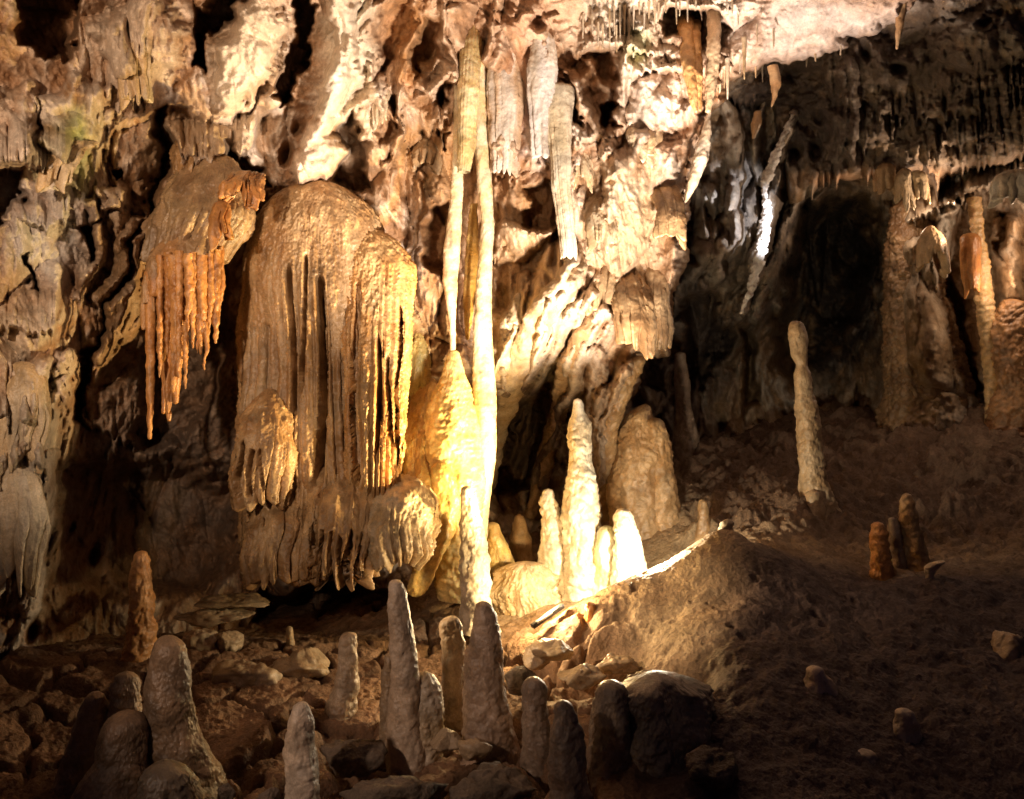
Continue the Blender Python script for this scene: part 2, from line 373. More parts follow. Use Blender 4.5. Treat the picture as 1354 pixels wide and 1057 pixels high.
# ------------------------------------------------------------------ materials
def rock_material(name, rough=(.45, .75), spec=.4, var=.35, s1=9., bump=.5, dist=.012, gran=70., sss=0.0):
    m = bpy.data.materials.new(name); m.use_nodes = True
    nt = m.node_tree; N = nt.nodes; L = nt.links
    b = N['Principled BSDF']
    at = N.new('ShaderNodeAttribute'); at.attribute_name = 'Col'
    tc = N.new('ShaderNodeNewGeometry')
    n1 = N.new('ShaderNodeTexNoise'); n1.inputs['Scale'].default_value = s1; n1.inputs['Detail'].default_value = 7; n1.inputs['Roughness'].default_value = .62
    n2 = N.new('ShaderNodeTexNoise'); n2.inputs['Scale'].default_value = gran; n2.inputs['Detail'].default_value = 5; n2.inputs['Roughness'].default_value = .65
    vo = N.new('ShaderNodeTexVoronoi'); vo.inputs['Scale'].default_value = gran * .42
    for x in (n1, n2, vo): L.new(tc.outputs['Position'], x.inputs['Vector'])
    mr = N.new('ShaderNodeMapRange'); mr.inputs['From Min'].default_value = .3; mr.inputs['From Max'].default_value = .72
    mr.inputs['To Min'].default_value = 1 - var; mr.inputs['To Max'].default_value = 1 + var * .7
    L.new(n1.outputs['Fac'], mr.inputs['Value'])
    mx = N.new('ShaderNodeVectorMath'); mx.operation = 'SCALE'
    L.new(at.outputs['Color'], mx.inputs[0]); L.new(mr.outputs['Result'], mx.inputs['Scale'])
    mr3 = N.new('ShaderNodeMapRange'); mr3.inputs['From Min'].default_value = .35; mr3.inputs['From Max'].default_value = .65
    mr3.inputs['To Min'].default_value = .82; mr3.inputs['To Max'].default_value = 1.12
    L.new(n2.outputs['Fac'], mr3.inputs['Value'])
    mx2 = N.new('ShaderNodeVectorMath'); mx2.operation = 'SCALE'
    L.new(mx.outputs[0], mx2.inputs[0]); L.new(mr3.outputs['Result'], mx2.inputs['Scale'])
    L.new(mx2.outputs[0], b.inputs['Base Color'])
    mr2 = N.new('ShaderNodeMapRange'); mr2.inputs['From Min'].default_value = .3; mr2.inputs['From Max'].default_value = .7
    mr2.inputs['To Min'].default_value = rough[1]; mr2.inputs['To Max'].default_value = rough[0]
    L.new(n1.outputs['Fac'], mr2.inputs['Value']); L.new(mr2.outputs['Result'], b.inputs['Roughness'])
    b.inputs['Specular IOR Level'].default_value = spec
    ad = N.new('ShaderNodeMath'); ad.operation = 'MULTIPLY_ADD'; ad.inputs[1].default_value = .5
    L.new(vo.outputs['Distance'], ad.inputs[0]); L.new(n2.outputs['Fac'], ad.inputs[2])
    ad2 = N.new('ShaderNodeMath'); ad2.operation = 'MULTIPLY_ADD'; ad2.inputs[1].default_value = 1.6
    L.new(n1.outputs['Fac'], ad2.inputs[0]); L.new(ad.outputs[0], ad2.inputs[2])
    bp = N.new('ShaderNodeBump'); bp.inputs['Strength'].default_value = bump; bp.inputs['Distance'].default_value = dist
    L.new(ad2.outputs[0], bp.inputs['Height']); L.new(bp.outputs['Normal'], b.inputs['Normal'])
    if sss:
        b.inputs['Subsurface Weight'].default_value = sss; b.inputs['Subsurface Radius'].default_value = (1, .55, .22); b.inputs['Subsurface Scale'].default_value = .06
    return m
WALL = rock_material('cave_rock', (.4, .8), .35, .32, 8, .55, .014)
CALC = rock_material('calcite', (.2, .52), .55, .25, 10, .45, .009, 85)
WET = rock_material('translucent_calcite', (.3, .5), .5, .2, 9, .35, .008, 60, .25)
MUD = rock_material('cave_mud', (.5, .9), .3, .35, 6, .8, .022, 48)

# ================================================================== CAMERA
cam = bpy.data.cameras.new('camera'); co = bpy.data.objects.new('camera', cam); scene.collection.objects.link(co)
co.location = (0, 0, CZ); co.rotation_euler = (math.radians(90), 0, 0)
cam.sensor_fit = 'HORIZONTAL'; cam.angle = 2 * math.atan(677 / F); cam.clip_end = 200; cam.clip_start = .05
scene.camera = co
scene.view_settings.view_transform = 'Standard'; scene.view_settings.look = 'None'; scene.view_settings.exposure = 0

# ================================================================== COLOURS
CREAM = ((.62, .49, .33), (.50, .35, .19)); PALE = ((.64, .55, .43), (.54, .42, .28)); BROWN = ((.42, .29, .16), (.30, .19, .10))
ORANGE = ((.56, .27, .09), (.42, .18, .055)); GOLD = ((.66, .46, .16), (.55, .33, .09)); WHITE = ((.74, .68, .56), (.62, .52, .38)); GREY = ((.36, .28, .21), (.25, .18, .13))
TAN = ((.50, .33, .17), (.33, .19, .085))

# ================================================================== FLOOR
fc = [(-300,880,6.2),(-100,875,6.4),(0,865,6.7),(100,866,7.0),(187,868,6.7),(300,850,7.1),(400,850,7.3),(470,850,7.4),(560,838,7.7),(620,818,7.8),(650,805,7.9),(720,802,7.7),(690,832,7.3),
      (680,872,6.5),(600,900,6.4),(560,960,5.7),(450,930,6.0),(450,1000,5.3),(300,950,5.8),(100,960,5.8),(0,960,5.6),(-200,960,5.3),(0,1080,4.6),(250,1080,4.6),(450,1090,4.5),(650,1090,4.4),(640,990,5.3),
      (720,960,5.3),(760,905,5.9),(830,890,5.9),(860,940,5.2),(900,1080,4.4),(750,778,8.3),(800,782,7.8),(850,778,7.6),(830,782,7.2),(900,730,8.3),(720,738,8.9),(690,722,9.4),(640,722,9.4),
      (742,824,6.6),(785,785,6.75),(830,763,6.8),(880,744,6.8),(930,712,6.8),(960,700,6.75),(1010,728,6.75),(1060,750,6.75),(1130,766,6.75),(785,850,6.2),(840,838,6.15),(880,800,6.3),(880,860,5.85),(885,895,5.6),(935,775,6.3),(915,830,5.9),(960,800,6.15),
      (1000,800,6.0),(1060,830,5.9),(1000,900,5.2),(1100,900,5.3),(1240,772,6.7),(1200,900,5.4),(1340,852,6.0),(1000,1080,4.3),(1200,1080,4.4),(1400,1080,4.5),(1354,960,5.0),(1600,900,5.4),
      (1000,702,7.9),(1000,640,9.2),(930,706,8.4),(1076,666,8.6),(1160,766,7.1),(1205,748,7.4),(1300,705,8.0),(1420,760,7.0),(1100,620,9.8),(1200,572,10.4),(1340,560,10.0),(950,600,10.6),(880,606,11.2),(852,692,9.1),
      (300,838,8.4),(430,830,8.6),(100,840,8.2),(1000,560,13.5),(1300,520,13.5),(600,740,13),(0,830,10),(300,1400,2.8),(900,1400,2.8),(-300,1300,2.8),(1600,1300,2.8)]
cp = P([c[0] for c in fc], [c[1] for c in fc], [c[2] for c in fc])
ground = TPS(cp[:, :2], cp[:, 2], 3e-4, 3.)
def build_floor():
    uu = np.arange(-420, 1800, 2.3)[None]
    Yr = np.geomspace(2.6, 13.5, 760)[:, None]
    X = (uu - CU) / F * Yr; Yg = Yr + 0 * uu
    Z = ground(X, Yg)
    p = np.stack([X, Yg, Z], -1)
    flat = np.stack([X, Yg, 0 * X], -1)
    um = uu + 0 * X; vm = CV - (Z - CZ) / Yg * F
    # the mud mound is smooth with small pits; the floor left of it is lumpy with cracks
    mound = sm(.0, .8, X - .35 + .22 * (Yg - 6.4)) * sm(8.4, 7.2, Yg)
    mound = np.maximum(mound, sm(.9, 1.8, X))
    far = sm(7.2, 8.4, Yg) * sm(1.2, 2.2, X)
    dkm = sm(1.6, 2.2, X + .5 * (6.9 - Yg)) * sm(7.7, 6.8, Yg)
    lum = fbm(flat * 1.7, 4, 301, .5, 'b'); lum2 = fbm(flat * 5.5, 4, 305, .55, 'b'); fi = fbm(flat * 22, 3, 309, .6)
    w1, w2 = worley(flat * 1.5 + .35 * fbm(flat * 2, 3, 311)[..., None], 320, True)
    crack = sm(.09, .0, w2 - w1) * (1 - mound)
    fi2 = fbm(flat * 45, 3, 350, .65); wq = worley(np.stack([X * 17, Yg * 12, 0 * X], -1), 352); pits2 = sm(.3, .1, wq) * sm(0, .3, fbm(flat * 3, 2, 353)); wp = worley(np.stack([X * 7, Yg * 5, 0 * X], -1), 330); pits = sm(.30, .1, wp) * sm(-.05, .25, fbm(flat * 2, 2, 333))
    p[..., 2] += (1 - mound) * (.08 * lum + .015 * lum2 - .11 * crack + .022 * fi + .014 * fi2) + mound * (far * (.24 * lum + .10 * lum2) + dkm * (.035 * lum + .012 * lum2) + .035 * lum + .014 * lum2 + .014 * fi + .012 * fi2 - .035 * pits - .02 * pits2)
    # rocky rise at the back right
    c = tint((.32, .19, .11), (.18, .10, .055), flat, .8, 340)
    c = c * (1 - .35 * crack[..., None])
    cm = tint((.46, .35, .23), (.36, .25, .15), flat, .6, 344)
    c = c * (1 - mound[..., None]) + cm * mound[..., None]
    far_shade = (far * sm(1.4, 2.2, X))[..., None]; c = c * (1 - far_shade) + np.array((.20, .13, .09)) * far_shade  # rear right ground darkened in colour to stand in for dim light
    for (du, dv, dY, dr, dd) in ((775, 892, 6.0, .22, .22), (900, 905, 5.45, .2, .2), (715, 868, 6.25, .15, .10)):
        q = P(du, dv, dY); p[..., 2] -= dd * np.exp(-(((X - q[0]) / dr) ** 2 + ((Yg - q[1]) / (dr * .8)) ** 2))
    slope_shade = (sm(1.6, 2.2, X + .5 * (6.9 - Yg)) * sm(7.7, 6.8, Yg))[..., None]
    c = c * (1 - slope_shade) + np.array((.115, .082, .082)) * slope_shade  # shadow on the mound's right slope, put into the mud colour
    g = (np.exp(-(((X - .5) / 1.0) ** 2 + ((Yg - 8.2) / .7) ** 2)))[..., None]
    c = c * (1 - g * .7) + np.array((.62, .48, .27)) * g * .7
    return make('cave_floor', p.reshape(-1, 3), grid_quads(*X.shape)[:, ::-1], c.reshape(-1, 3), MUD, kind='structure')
build_floor()

# ================================================================== CAVE WALLS
left_poly = [(-330,-190),(1310,-190),(1222,-8),(1190,28),(1150,46),(1082,82),(1030,88),(985,96),(962,120),(942,150),(932,190),(914,240),(908,330),(890,400),(886,468),(848,476),(838,520),(822,580),(812,650),(808,760),(640,790),(600,880),(-330,930)]
left_ctrl = [(-340,-190,4.9),(-340,400,5.0),(-340,930,5.5),(-190,-190,5.4),(-190,450,5.6),(-190,930,6.0),(0,80,6.3),(0,450,6.4),(0,820,6.8),(100,200,6.8),(60,450,6.7),(60,650,6.9),(160,300,7.2),(140,560,7.8),(250,60,7.2),(260,300,8.0),(200,680,8.6),(330,90,7.5),(330,450,8.5),
             (420,100,7.6),(480,230,8.3),(560,180,8.2),(560,420,8.7),(620,330,8.6),(650,40,7.8),(680,300,8.3),(690,450,8.5),(760,120,7.9),(800,220,7.9),(800,380,8.2),(860,300,8.0),(910,180,7.8),(870,440,8.3),
             (720,560,10.1),(660,640,10.3),(800,560,9.3),(800,700,9.6),(560,760,8.8),(450,800,9.0),(300,820,8.8),(100,800,7.8),(600,-120,6.8),(300,-150,6.4),(1000,60,7.3),(1150,20,6.9),(1250,-150,5.8),(950,-100,6.6),(800,20,7.4)]
LF = [
 ('hole', [(18,-20),(98,-20),(104,50),(92,92),(55,88),(28,52)], 1.0, 10),
 ('hole', [(282,-20),(335,-20),(280,55),(270,104),(243,96),(252,60)], .9, 9),
 ('hole', [(398,-20),(430,-20),(408,70),(386,140),(364,152),(368,110),(386,60)], .8, 8),
 ('hole', [(225,135),(250,205),(218,250),(200,300),(160,400),(125,470),(118,575),(92,570),(104,460),(150,370),(186,280),(205,215),(205,150)], 1.0, 22),
 ('hole', [(178,400),(215,360),(300,340),(318,470),(250,600),(176,600)], .6, 20),
 ('hole', [(-20,222),(38,226),(36,262),(8,292),(-20,300)], .6, 8),
 ('hole', [(108,302),(128,300),(126,342),(112,348)], .5, 7),
 ('hole', [(146,222),(166,220),(164,242),(150,242)], .4, 6),
 ('hole', [(28,330),(42,325),(44,372),(56,385),(38,388)], .3, 6),
 ('hole', [(455,172),(478,150),(492,205),(492,265),(460,262),(438,232)], .7, 10),
 ('hole', [(300,192),(330,198),(360,215),(366,248),(340,246),(310,214)], .5, 8),
 ('hole', [(556,272),(592,266),(598,320),(586,375),(562,350)], .5, 10),
 ('hole', [(575,162),(592,168),(588,196),(576,194)], .3, 6), ('hole', [(556,168),(566,165),(562,204),(552,206)], .25, 5),
 ('hole', [(580,120),(598,112),(600,140),(584,142)], .3, 6),
 ('hole', [(690,246),(734,244),(736,298),(690,302)], .35, 8),
 ('hole', [(500,20),(545,-5),(545,40),(520,92),(495,110)], .22, 10), ('hole', [(548,22),(585,40),(588,90),(540,104)], .3, 10),
 ('hole', [(500,120),(526,128),(524,190),(500,200),(490,160)], .2, 8),
 ('hole', [(770,55),(810,60),(815,95),(810,120),(780,92)], .35, 10), ('hole', [(738,108),(758,112),(770,140),(770,175),(742,160)], .3, 8),
 ('hole', [(872,12),(900,5),(950,4),(978,30),(965,62),(900,68),(872,50)], .6, 10), ('hole', [(790,145),(815,140),(820,175),(792,178)], .3, 8),
 ('hole', [(70,590),(330,610),(330,750),(255,800),(120,800),(70,700)], .8, 40), 
 ('hole', [(345,772),(570,772),(560,832),(340,832)], .9, 12),
 ('hole', [(655,600),(715,490),(742,478),(738,560),(700,650),(655,665)], .7, 12), ('hole', [(745,520),(775,500),(768,620),(748,640)], .5, 10),
 ('hole', [(640,300),(655,290),(660,340),(648,360)], .2, 8),
 # hanging slabs, ribs and threads
 ('plate', [(430,-30),(478,-30),(474,60),(462,130),(448,215),(440,245),(385,245),(392,205),(415,140),(440,60)], .55, 22),
 ('plate', [(300,20),(345,-30),(392,-30),(375,60),(345,140),(285,150),(288,90)], .40, 24),
 ('plate', [(-30,110),(45,108),(52,190),(30,222),(-30,220)], .3, 18), ('plate', [(40,130),(100,95),(150,110),(150,200),(90,230),(60,190)], .28, 22),
 ('plate', [(110,40),(190,-20),(240,30),(235,90),(160,100)], .25, 22),
 ('plate', [(128,250),(172,255),(160,285),(125,290)], .3, 10),
 ('plate', [(640,40),(660,10),(736,30),(738,120),(700,235),(650,225),(640,140)], .16, 14),
 ('plate', [(840,110),(920,80),(935,150),(860,180),(810,300),(790,290),(800,190)], .18, 20),
 ('plate', [(650,300),(740,300),(700,345),(650,352)], .3, 12), ('plate', [(800,190),(850,170),(905,190),(880,300),(810,380),(790,320)], .22, 20),
 ('ridge', [(392,70),(372,125),(335,160)], 9, .2), ('ridge', [(548,-10),(540,30),(545,48),(528,98),(524,150),(527,192),(512,222)], 5, .16),
 ('ridge', [(488,85),(494,130),(512,150),(526,170)], 5, .12), ('ridge', [(585,0),(590,50),(605,108)], 4, .15), ('ridge', [(655,0),(650,40),(640,80)], 6, .15),
 ('ridge', [(560,85),(585,90),(600,100)], 9, .18), ('ridge', [(555,135),(575,110),(600,100)], 7, .14), ('ridge', [(555,232),(556,280),(545,330)], 6, .2),
 ('ridge', [(115,270,7),(122,300,6),(136,325,7),(118,360,8),(105,395,8)], 7, .22), ('ridge', [(190,300,18),(165,350,22),(150,410,18),(130,470,12)], 18, .28),
 ('ridge', [(745,350,28),(720,400,34),(690,470,30),(662,550,20),(645,650,14)], 22, .42), ('ridge', [(800,420,16),(760,470,18),(735,540,16),(712,650,14)], 18, .3),
 ('ridge', [(690,370,10),(672,430,14),(650,500,10)], 10, .25), ('ridge', [(780,390,9),(745,430,12),(715,490,9),(690,580,8)], 10, .28), ('ridge', [(835,480,10),(795,540,12),(790,640,10)], 10, .3), ('ridge', [(765,330,7),(742,372,10),(712,450,9),(692,520,6)], 8, .3),
 ('ridge', [(850,470,14),(825,520,16),(810,580,18),(800,680,16)], 18, .35), ('ridge', [(790,470,16),(782,560,16),(776,660,16)], 14, .25), ('ridge', [(660,420,14),(662,500,18),(650,600,12)], 14, .3),
 ('ridge', [(935,150,6),(925,200,9),(905,262,5)], 8, .35), ('ridge', [(60,480,16),(40,540,12),(20,600,10)], 16, .2), ('ridge', [(95,470,10),(70,540,10),(50,610,9)], 10, .2), ('ridge', [(70,600,12),(60,680,12),(40,800,14)], 12, .2),
 ('ridge', [(830,60,5),(820,110,8),(815,170,10),(800,200,8)], 8, .25), ('ridge', [(755,95,8),(765,130,8),(790,175,10)], 8, .2),
 # overhanging lips with drip fringes
 ('shelf', [(-30,222),(40,218),(100,228)], 60, .45, 16, 11), ('shelf', [(150,130),(175,128),(205,128)], 90, .28, 22, 10), ('shelf', [(205,200),(260,212),(340,200)], 60, .3, 24, 14), ('shelf', [(20,290),(60,300),(100,295)], 36, .25, 14, 12),
 ('shelf', [(-20,430),(40,440),(90,430)], 60, .22, 18, 10), ('shelf', [(-10,545),(30,560),(60,545)], 80, .22, 30, 13), ('shelf', [(-20,640),(25,655),(60,640)], 70, .22, 26, 11), ('shelf', [(0,745),(30,770),(60,750)], 80, .25, 40, 16),
 ('shelf', [(540,110),(570,125),(605,100)], 26, .22, 10, 8), ('shelf', [(640,232),(680,238),(735,215)], 60, .14, 14, 8), ('shelf', [(680,300),(720,315),(750,300)], 22, .2, 10, 9),
 ('shelf', [(760,70),(800,60),(870,72)], 50, .35, 22, 8), ('shelf', [(865,20),(905,8),(985,14)], 40, .4, 20, 9), ('shelf', [(830,98),(870,92),(905,98)], 34, .25, 8, 10), ('shelf', [(740,175),(780,190),(810,180)], 40, .2, 14, 9),
 ('shelf', [(560,160),(590,165),(610,150)], 50, .25, 34, 13), ('shelf', [(935,120),(960,105),(985,92)], 50, .3, 30, 10), ('shelf', [(790,230),(800,240),(830,225)], 30, .2, 6, 9), ('shelf', [(100,560),(170,585),(220,560)], 60, .2, 26, 14),
 ('flute', [(60,480),(110,470),(95,560),(20,590),(0,540)], .10, 14, 13, .5), ('flute', [(760,340),(860,380),(830,640),(680,660),(660,480)], .15, 16, 19, -.4), ('flute', [(-20,590),(70,600),(70,780),(-20,790)], .08, 12, 12, .1),
 ('flute', [(640,100),(930,150),(880,430),(660,420)], .06, 14, 12, .12), ('flute', [(480,60),(640,40),(640,300),(500,280)], .05, 14, 14, .05),
 ('flute', [(655,50),(735,45),(735,220),(655,228)], .06, 10, 17, .05), ('flute', [(210,150),(380,160),(350,230),(215,250)], .07, 16, 12, .15),
]
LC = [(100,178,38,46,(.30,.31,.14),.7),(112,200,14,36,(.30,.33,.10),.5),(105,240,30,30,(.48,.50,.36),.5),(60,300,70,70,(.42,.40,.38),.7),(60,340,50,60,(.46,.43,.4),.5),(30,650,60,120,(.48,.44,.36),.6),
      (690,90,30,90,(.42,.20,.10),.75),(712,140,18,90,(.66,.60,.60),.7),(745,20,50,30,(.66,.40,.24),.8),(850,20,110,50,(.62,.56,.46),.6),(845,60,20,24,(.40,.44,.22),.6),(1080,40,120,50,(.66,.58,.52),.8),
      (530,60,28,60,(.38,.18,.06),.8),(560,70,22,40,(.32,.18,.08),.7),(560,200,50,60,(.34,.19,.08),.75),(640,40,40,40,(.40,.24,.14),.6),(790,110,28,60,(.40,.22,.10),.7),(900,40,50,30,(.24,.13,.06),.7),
      (460,80,40,140,(.66,.57,.44),.8),(330,80,50,90,(.60,.49,.35),.7),(700,430,60,110,(.62,.50,.28),.6),(690,370,40,40,(.40,.22,.10),.6),(150,400,50,150,(.20,.12,.06),.9),(205,210,24,60,(.2,.12,.06),.8),(250,470,60,110,(.16,.10,.06),.9),(220,650,170,130,(.17,.12,.09),.85),  # dark crevice, drapery backing and lower left tones are painted shade
      (450,800,120,40,(.16,.11,.08),.85),(705,580,55,100,(.12,.075,.05),1.),(790,580,40,90,(.28,.18,.11),.6),(820,300,60,90,(.50,.37,.22),.6),(860,140,50,50,(.60,.52,.44),.6),(280,180,80,50,(.42,.30,.19),.7),(600,250,60,80,(.36,.20,.08),.6),(575,330,30,70,(.30,.16,.07),.7),(705,270,30,34,(.34,.19,.08),.7),(780,280,20,40,(.44,.25,.12),.5),(20,430,50,70,(.56,.44,.30),.5),(170,60,60,60,(.55,.42,.30),.5)]  # shade under the curtain and in the centre recess put into the colour
CALM = [(1090,30,110,60,.85),(430,130,34,110,.75),(335,70,36,70,.6),(750,15,50,26,.7),(690,120,46,90,.6),(850,150,40,40,.6),(740,470,90,150,.35),(820,560,40,120,.4),(100,180,50,60,.4),(560,60,40,50,.5),(700,420,60,90,.2),(860,230,50,60,.5)]
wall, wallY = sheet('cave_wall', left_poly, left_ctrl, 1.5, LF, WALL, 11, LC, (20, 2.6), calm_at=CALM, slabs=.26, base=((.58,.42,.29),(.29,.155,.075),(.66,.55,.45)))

chamber_poly = [(560,-160),(1560,-160),(1560,880),(560,880)]
chamber_ctrl = [(560,-160,10),(560,450,12),(560,880,12.5),(700,560,11.5),(880,300,11),(900,500,11.6),(950,200,9.9),(985,330,10.2),(960,560,12),(1100,320,13),(1060,480,13),(1160,330,12.2),(1220,300,11.0),(1200,480,11.2),(1230,400,11.0),(1000,600,12),
                (1290,330,10.8),(1345,330,10.3),(1340,460,10.6),(1280,540,11),(1354,560,10.2),(1560,300,8.5),(1560,700,8.5),(1560,-160,8),(1100,-160,9),(1100,700,12),(800,800,12)]
RF = [('ridge',[(1048,150,9),(1030,210,10),(1015,280,13),(1000,350,11),(982,415,6)],10,.75),('ridge',[(1075,200,9),(1060,260,12),(1030,330,14),(1000,420,10)],12,.5),('ridge',[(965,140,12),(975,240,14),(965,310,13),(940,375,12)],14,.55),
      ('ridge',[(1010,140,6),(1000,190,8),(1008,240,6)],8,.4),('ridge',[(935,260,14),(930,330,18),(900,400,14)],16,.4),
      ('hole',[(1050,262),(1160,245),(1170,330),(1130,420),(1060,520),(1020,500),(1010,430)],1.0,30),('hole',[(895,390),(965,380),(975,440),(940,520),(880,520)],.9,24),('hole',[(972,430),(1000,420),(1010,540),(975,560)],.8,16),
      ('ridge',[(1205,335,34),(1205,400,45),(1215,470,55),(1225,560,75)],45,.9),('ridge',[(1330,300,20),(1335,380,22),(1340,500,26)],20,.5),('ridge',[(1260,270,12),(1245,330,14),(1250,380,12)],14,.4),
      ('shelf',[(1160,300),(1200,300),(1240,275),(1354,225),(1450,215)],34,.7,18,9),('shelf',[(1225,292),(1260,285),(1300,250)],30,.5,12,8),
      ('hole',[(1318,270),(1340,280),(1330,350),(1312,330)],.4,8),('hole',[(1240,350),(1260,350),(1290,440),(1310,530),(1290,540),(1255,430)],.5,12)]
RC = [(1000,300,100,160,(.20,.16,.13),.9),(1215,470,80,120,(.34,.23,.13),.85),(1110,370,75,150,(.045,.035,.03),1.2),(930,450,40,80,(.05,.04,.035),1.),(1330,350,50,140,(.42,.27,.15),.8),(900,480,60,120,(.15,.11,.09),.9),(1340,240,40,30,(.66,.60,.55),.8),(700,600,120,160,(.25,.17,.10),.6)]  # near-black hollows: darkness of the chamber painted into the rock colour
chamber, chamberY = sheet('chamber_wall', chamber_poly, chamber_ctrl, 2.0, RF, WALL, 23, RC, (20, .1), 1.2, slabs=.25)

ceil_poly = [(880,-190),(1560,-190),(1560,215),(1345,212),(1300,228),(1252,232),(1240,262),(1222,240),(1206,232),(1176,248),(1150,236),(1105,236),(1076,258),(1045,268),(1030,225),(1015,150),(960,140),(900,110)]
ceil_ctrl = [(880,-190,7.6),(1560,-190,6.6),(1560,215,8.2),(1345,200,9.0),(1345,60,8.0),(1200,60,8.6),(1200,220,9.6),(1100,150,9.6),(1050,260,10.0),(960,100,9.2),(1010,150,9.8)]
def fringe(u, v):
    x = (u + 4 * np.sin(u / 17.)) / 8.5; xi = np.floor(x); xf = 2 * (x - xi) - 1
    h = np.sin(xi * 78.233) * 43758.5453; h = h - np.floor(h)
    return 20 * h ** 2 * np.clip(1 - np.abs(xf) * 1.3, 0, 1) + 4 * np.sin(u / 11.) 
CF = [('flute',[(1090,60),(1250,60),(1250,240),(1100,240)],.13,10,17,0),('flute',[(1250,100),(1400,90),(1400,220),(1250,230)],.12,10,12,.1),('shelf',[(1150,150),(1220,158),(1290,140)],40,.25,40,11),('shelf',[(1280,120),(1340,110),(1400,110)],40,.22,60,9),('shelf',[(1220,195),(1270,190),(1330,172)],30,.3,30,12),
      ('shelf',[(1100,180),(1150,190),(1180,180)],60,.2,40,13),('bump',1150,90,60,50,.25),('bump',1290,60,70,40,.3),('ridge',[(1120,80,10),(1125,160,9),(1130,225,6)],9,.2)]
CC = [(1180,120,260,160,(.15,.11,.08),1.1),(1040,150,90,80,(.07,.05,.04),1.1),(1150,240,120,14,(.48,.30,.18),.8),(1340,210,60,20,(.55,.42,.32),.8)]  # dark ceiling tones paint the gloom behind the pale slab
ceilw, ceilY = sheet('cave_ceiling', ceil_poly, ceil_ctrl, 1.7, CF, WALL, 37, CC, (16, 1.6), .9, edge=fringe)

# ================================================================== FLOWSTONE AND DRAPERIES
def thing(name, label, cat, u, v, Y, group=None):
    o = bpy.data.objects.new(name, None); scene.collection.objects.link(o); o.empty_display_size = .1
    w = P(u, v, Y); o.location = w.tolist(); o['_o'] = [float(x) for x in w]
    o['label'] = label; o['category'] = cat
    if group: o['group'] = group
    return o
fs = thing('flowstone_column', 'huge brown flowstone curtain with vertical pipes and rounded lobes below, left of the glowing column', 'flowstone', 430, 760, 7.3)
bell('curtain', 418, 238, 712, [(0,8),(.02,30),(.06,62),(.12,84),(.22,96),(.4,102),(.7,112),(1,116)], 7.95, CALC, 30, 101, .085, 10, 112, .72, 14, (.08,.5), TAN, .1, .022, fs, dome=.012, sway=.03, wander=.03, slots=[(424,.28,.84,5,.6),(386,.25,.66,3.2,.45),(401,.22,.6,2.2,.3),(350,.4,.8,3,.3)])
bell('curtain', 402, 262, 700, [(0,10),(.05,34),(.15,46),(.5,50),(1,58)], 7.62, CALC, 12, 105, .10, 10, 112, .7, 2, (.15,.45), TAN, .1, .022, fs, dome=.03, back=.5, sway=.06, slots=[(424,.28,.86,4.5,.5),(386,.25,.66,3,.35),(401,.22,.6,2,.25),(438,.3,.7,2.2,.25),(364,.3,.5,1.8,.2)])
bell('curtain', 430, 258, 658, [(0,8),(.05,24),(.12,40),(.2,50),(.5,48),(1,36)], 7.50, CALC, 17, 111, .09, 24, 116, .85, 0, (.08,.35), ((.60,.38,.17),(.50,.26,.09)), .2, .024, fs, dome=.015, back=.5, slots=[(470,.28,.95,3.2,.3),(499,.45,.85,2.5,.25),(515,.5,.9,2,.2),(526,.35,.9,2,.2)], sway=.02, path=[(0,0),(.06,22),(.13,48),(.22,64),(1,66)])
bell('curtain', 352, 330, 640, [(0,8),(.2,26),(1,34)], 7.58, CALC, 8, 115, .07, 14, 112, .8, -8, (.1,.5), BROWN, .1, .016, fs, dome=.05, back=.3, sway=.08)
bell('lobe', 343, 512, 655, [(0,20),(.3,38),(.7,44),(1,38)], 7.28, CALC, 8, 121, .09, 20, 108, .7, 6, (.15,.5), TAN, .5, .02, fs, dome=.3, back=.25, lump=.2, slots=[(318,.45,.9,2.5,.25),(331,.5,.95,2.5,.25),(345,.55,.9,2,.2)])
bell('lobe', 362, 640, 752, [(0,32),(.5,44),(1,40)], 7.24, CALC, 9, 127, .09, 32, 105, .7, -2, (.05,.5), TAN, .8, .02, fs, dome=.25, back=.45, lump=.2)
bell('lobe', 400, 655, 756, [(0,30),(.5,38),(1,34)], 7.26, CALC, 8, 129, .09, 30, 105, .7, 2, (.05,.5), ((.55,.36,.18),(.42,.24,.10)), .9, .016, fs, dome=.25, back=.5)
bell('lobe', 447, 610, 748, [(0,40),(.4,56),(1,54)], 7.25, CALC, 11, 131, .11, 30, 104, .65, 0, (.45,.62), TAN, .9, .02, fs, dome=.3, back=.5, lump=.2, slots=[(412,.55,1.1,2.5,.3),(424,.6,1.1,2,.3),(437,.62,1.1,2.2,.3),(450,.6,1.1,2,.3),(462,.6,1.1,2.2,.3),(474,.58,1.1,2,.3)])
bell('lobe', 520, 622, 738, [(0,38),(.3,54),(.6,58),(.85,50),(1,34)], 7.27, CALC, 16, 141, .11, 18, 112, .72, 6, (.2,.5), ((.60,.47,.31),(.50,.36,.2)), .3, .022, fs, dome=.3, back=.5, sway=.08, lump=.38)
tube('fold', [(582,610,14),(590,660,18),(582,705,18),(564,745,16),(550,790,12)], 7.55, WET, 151, GOLD, rough=.012, squash=.7, parent=fs, tip='both')

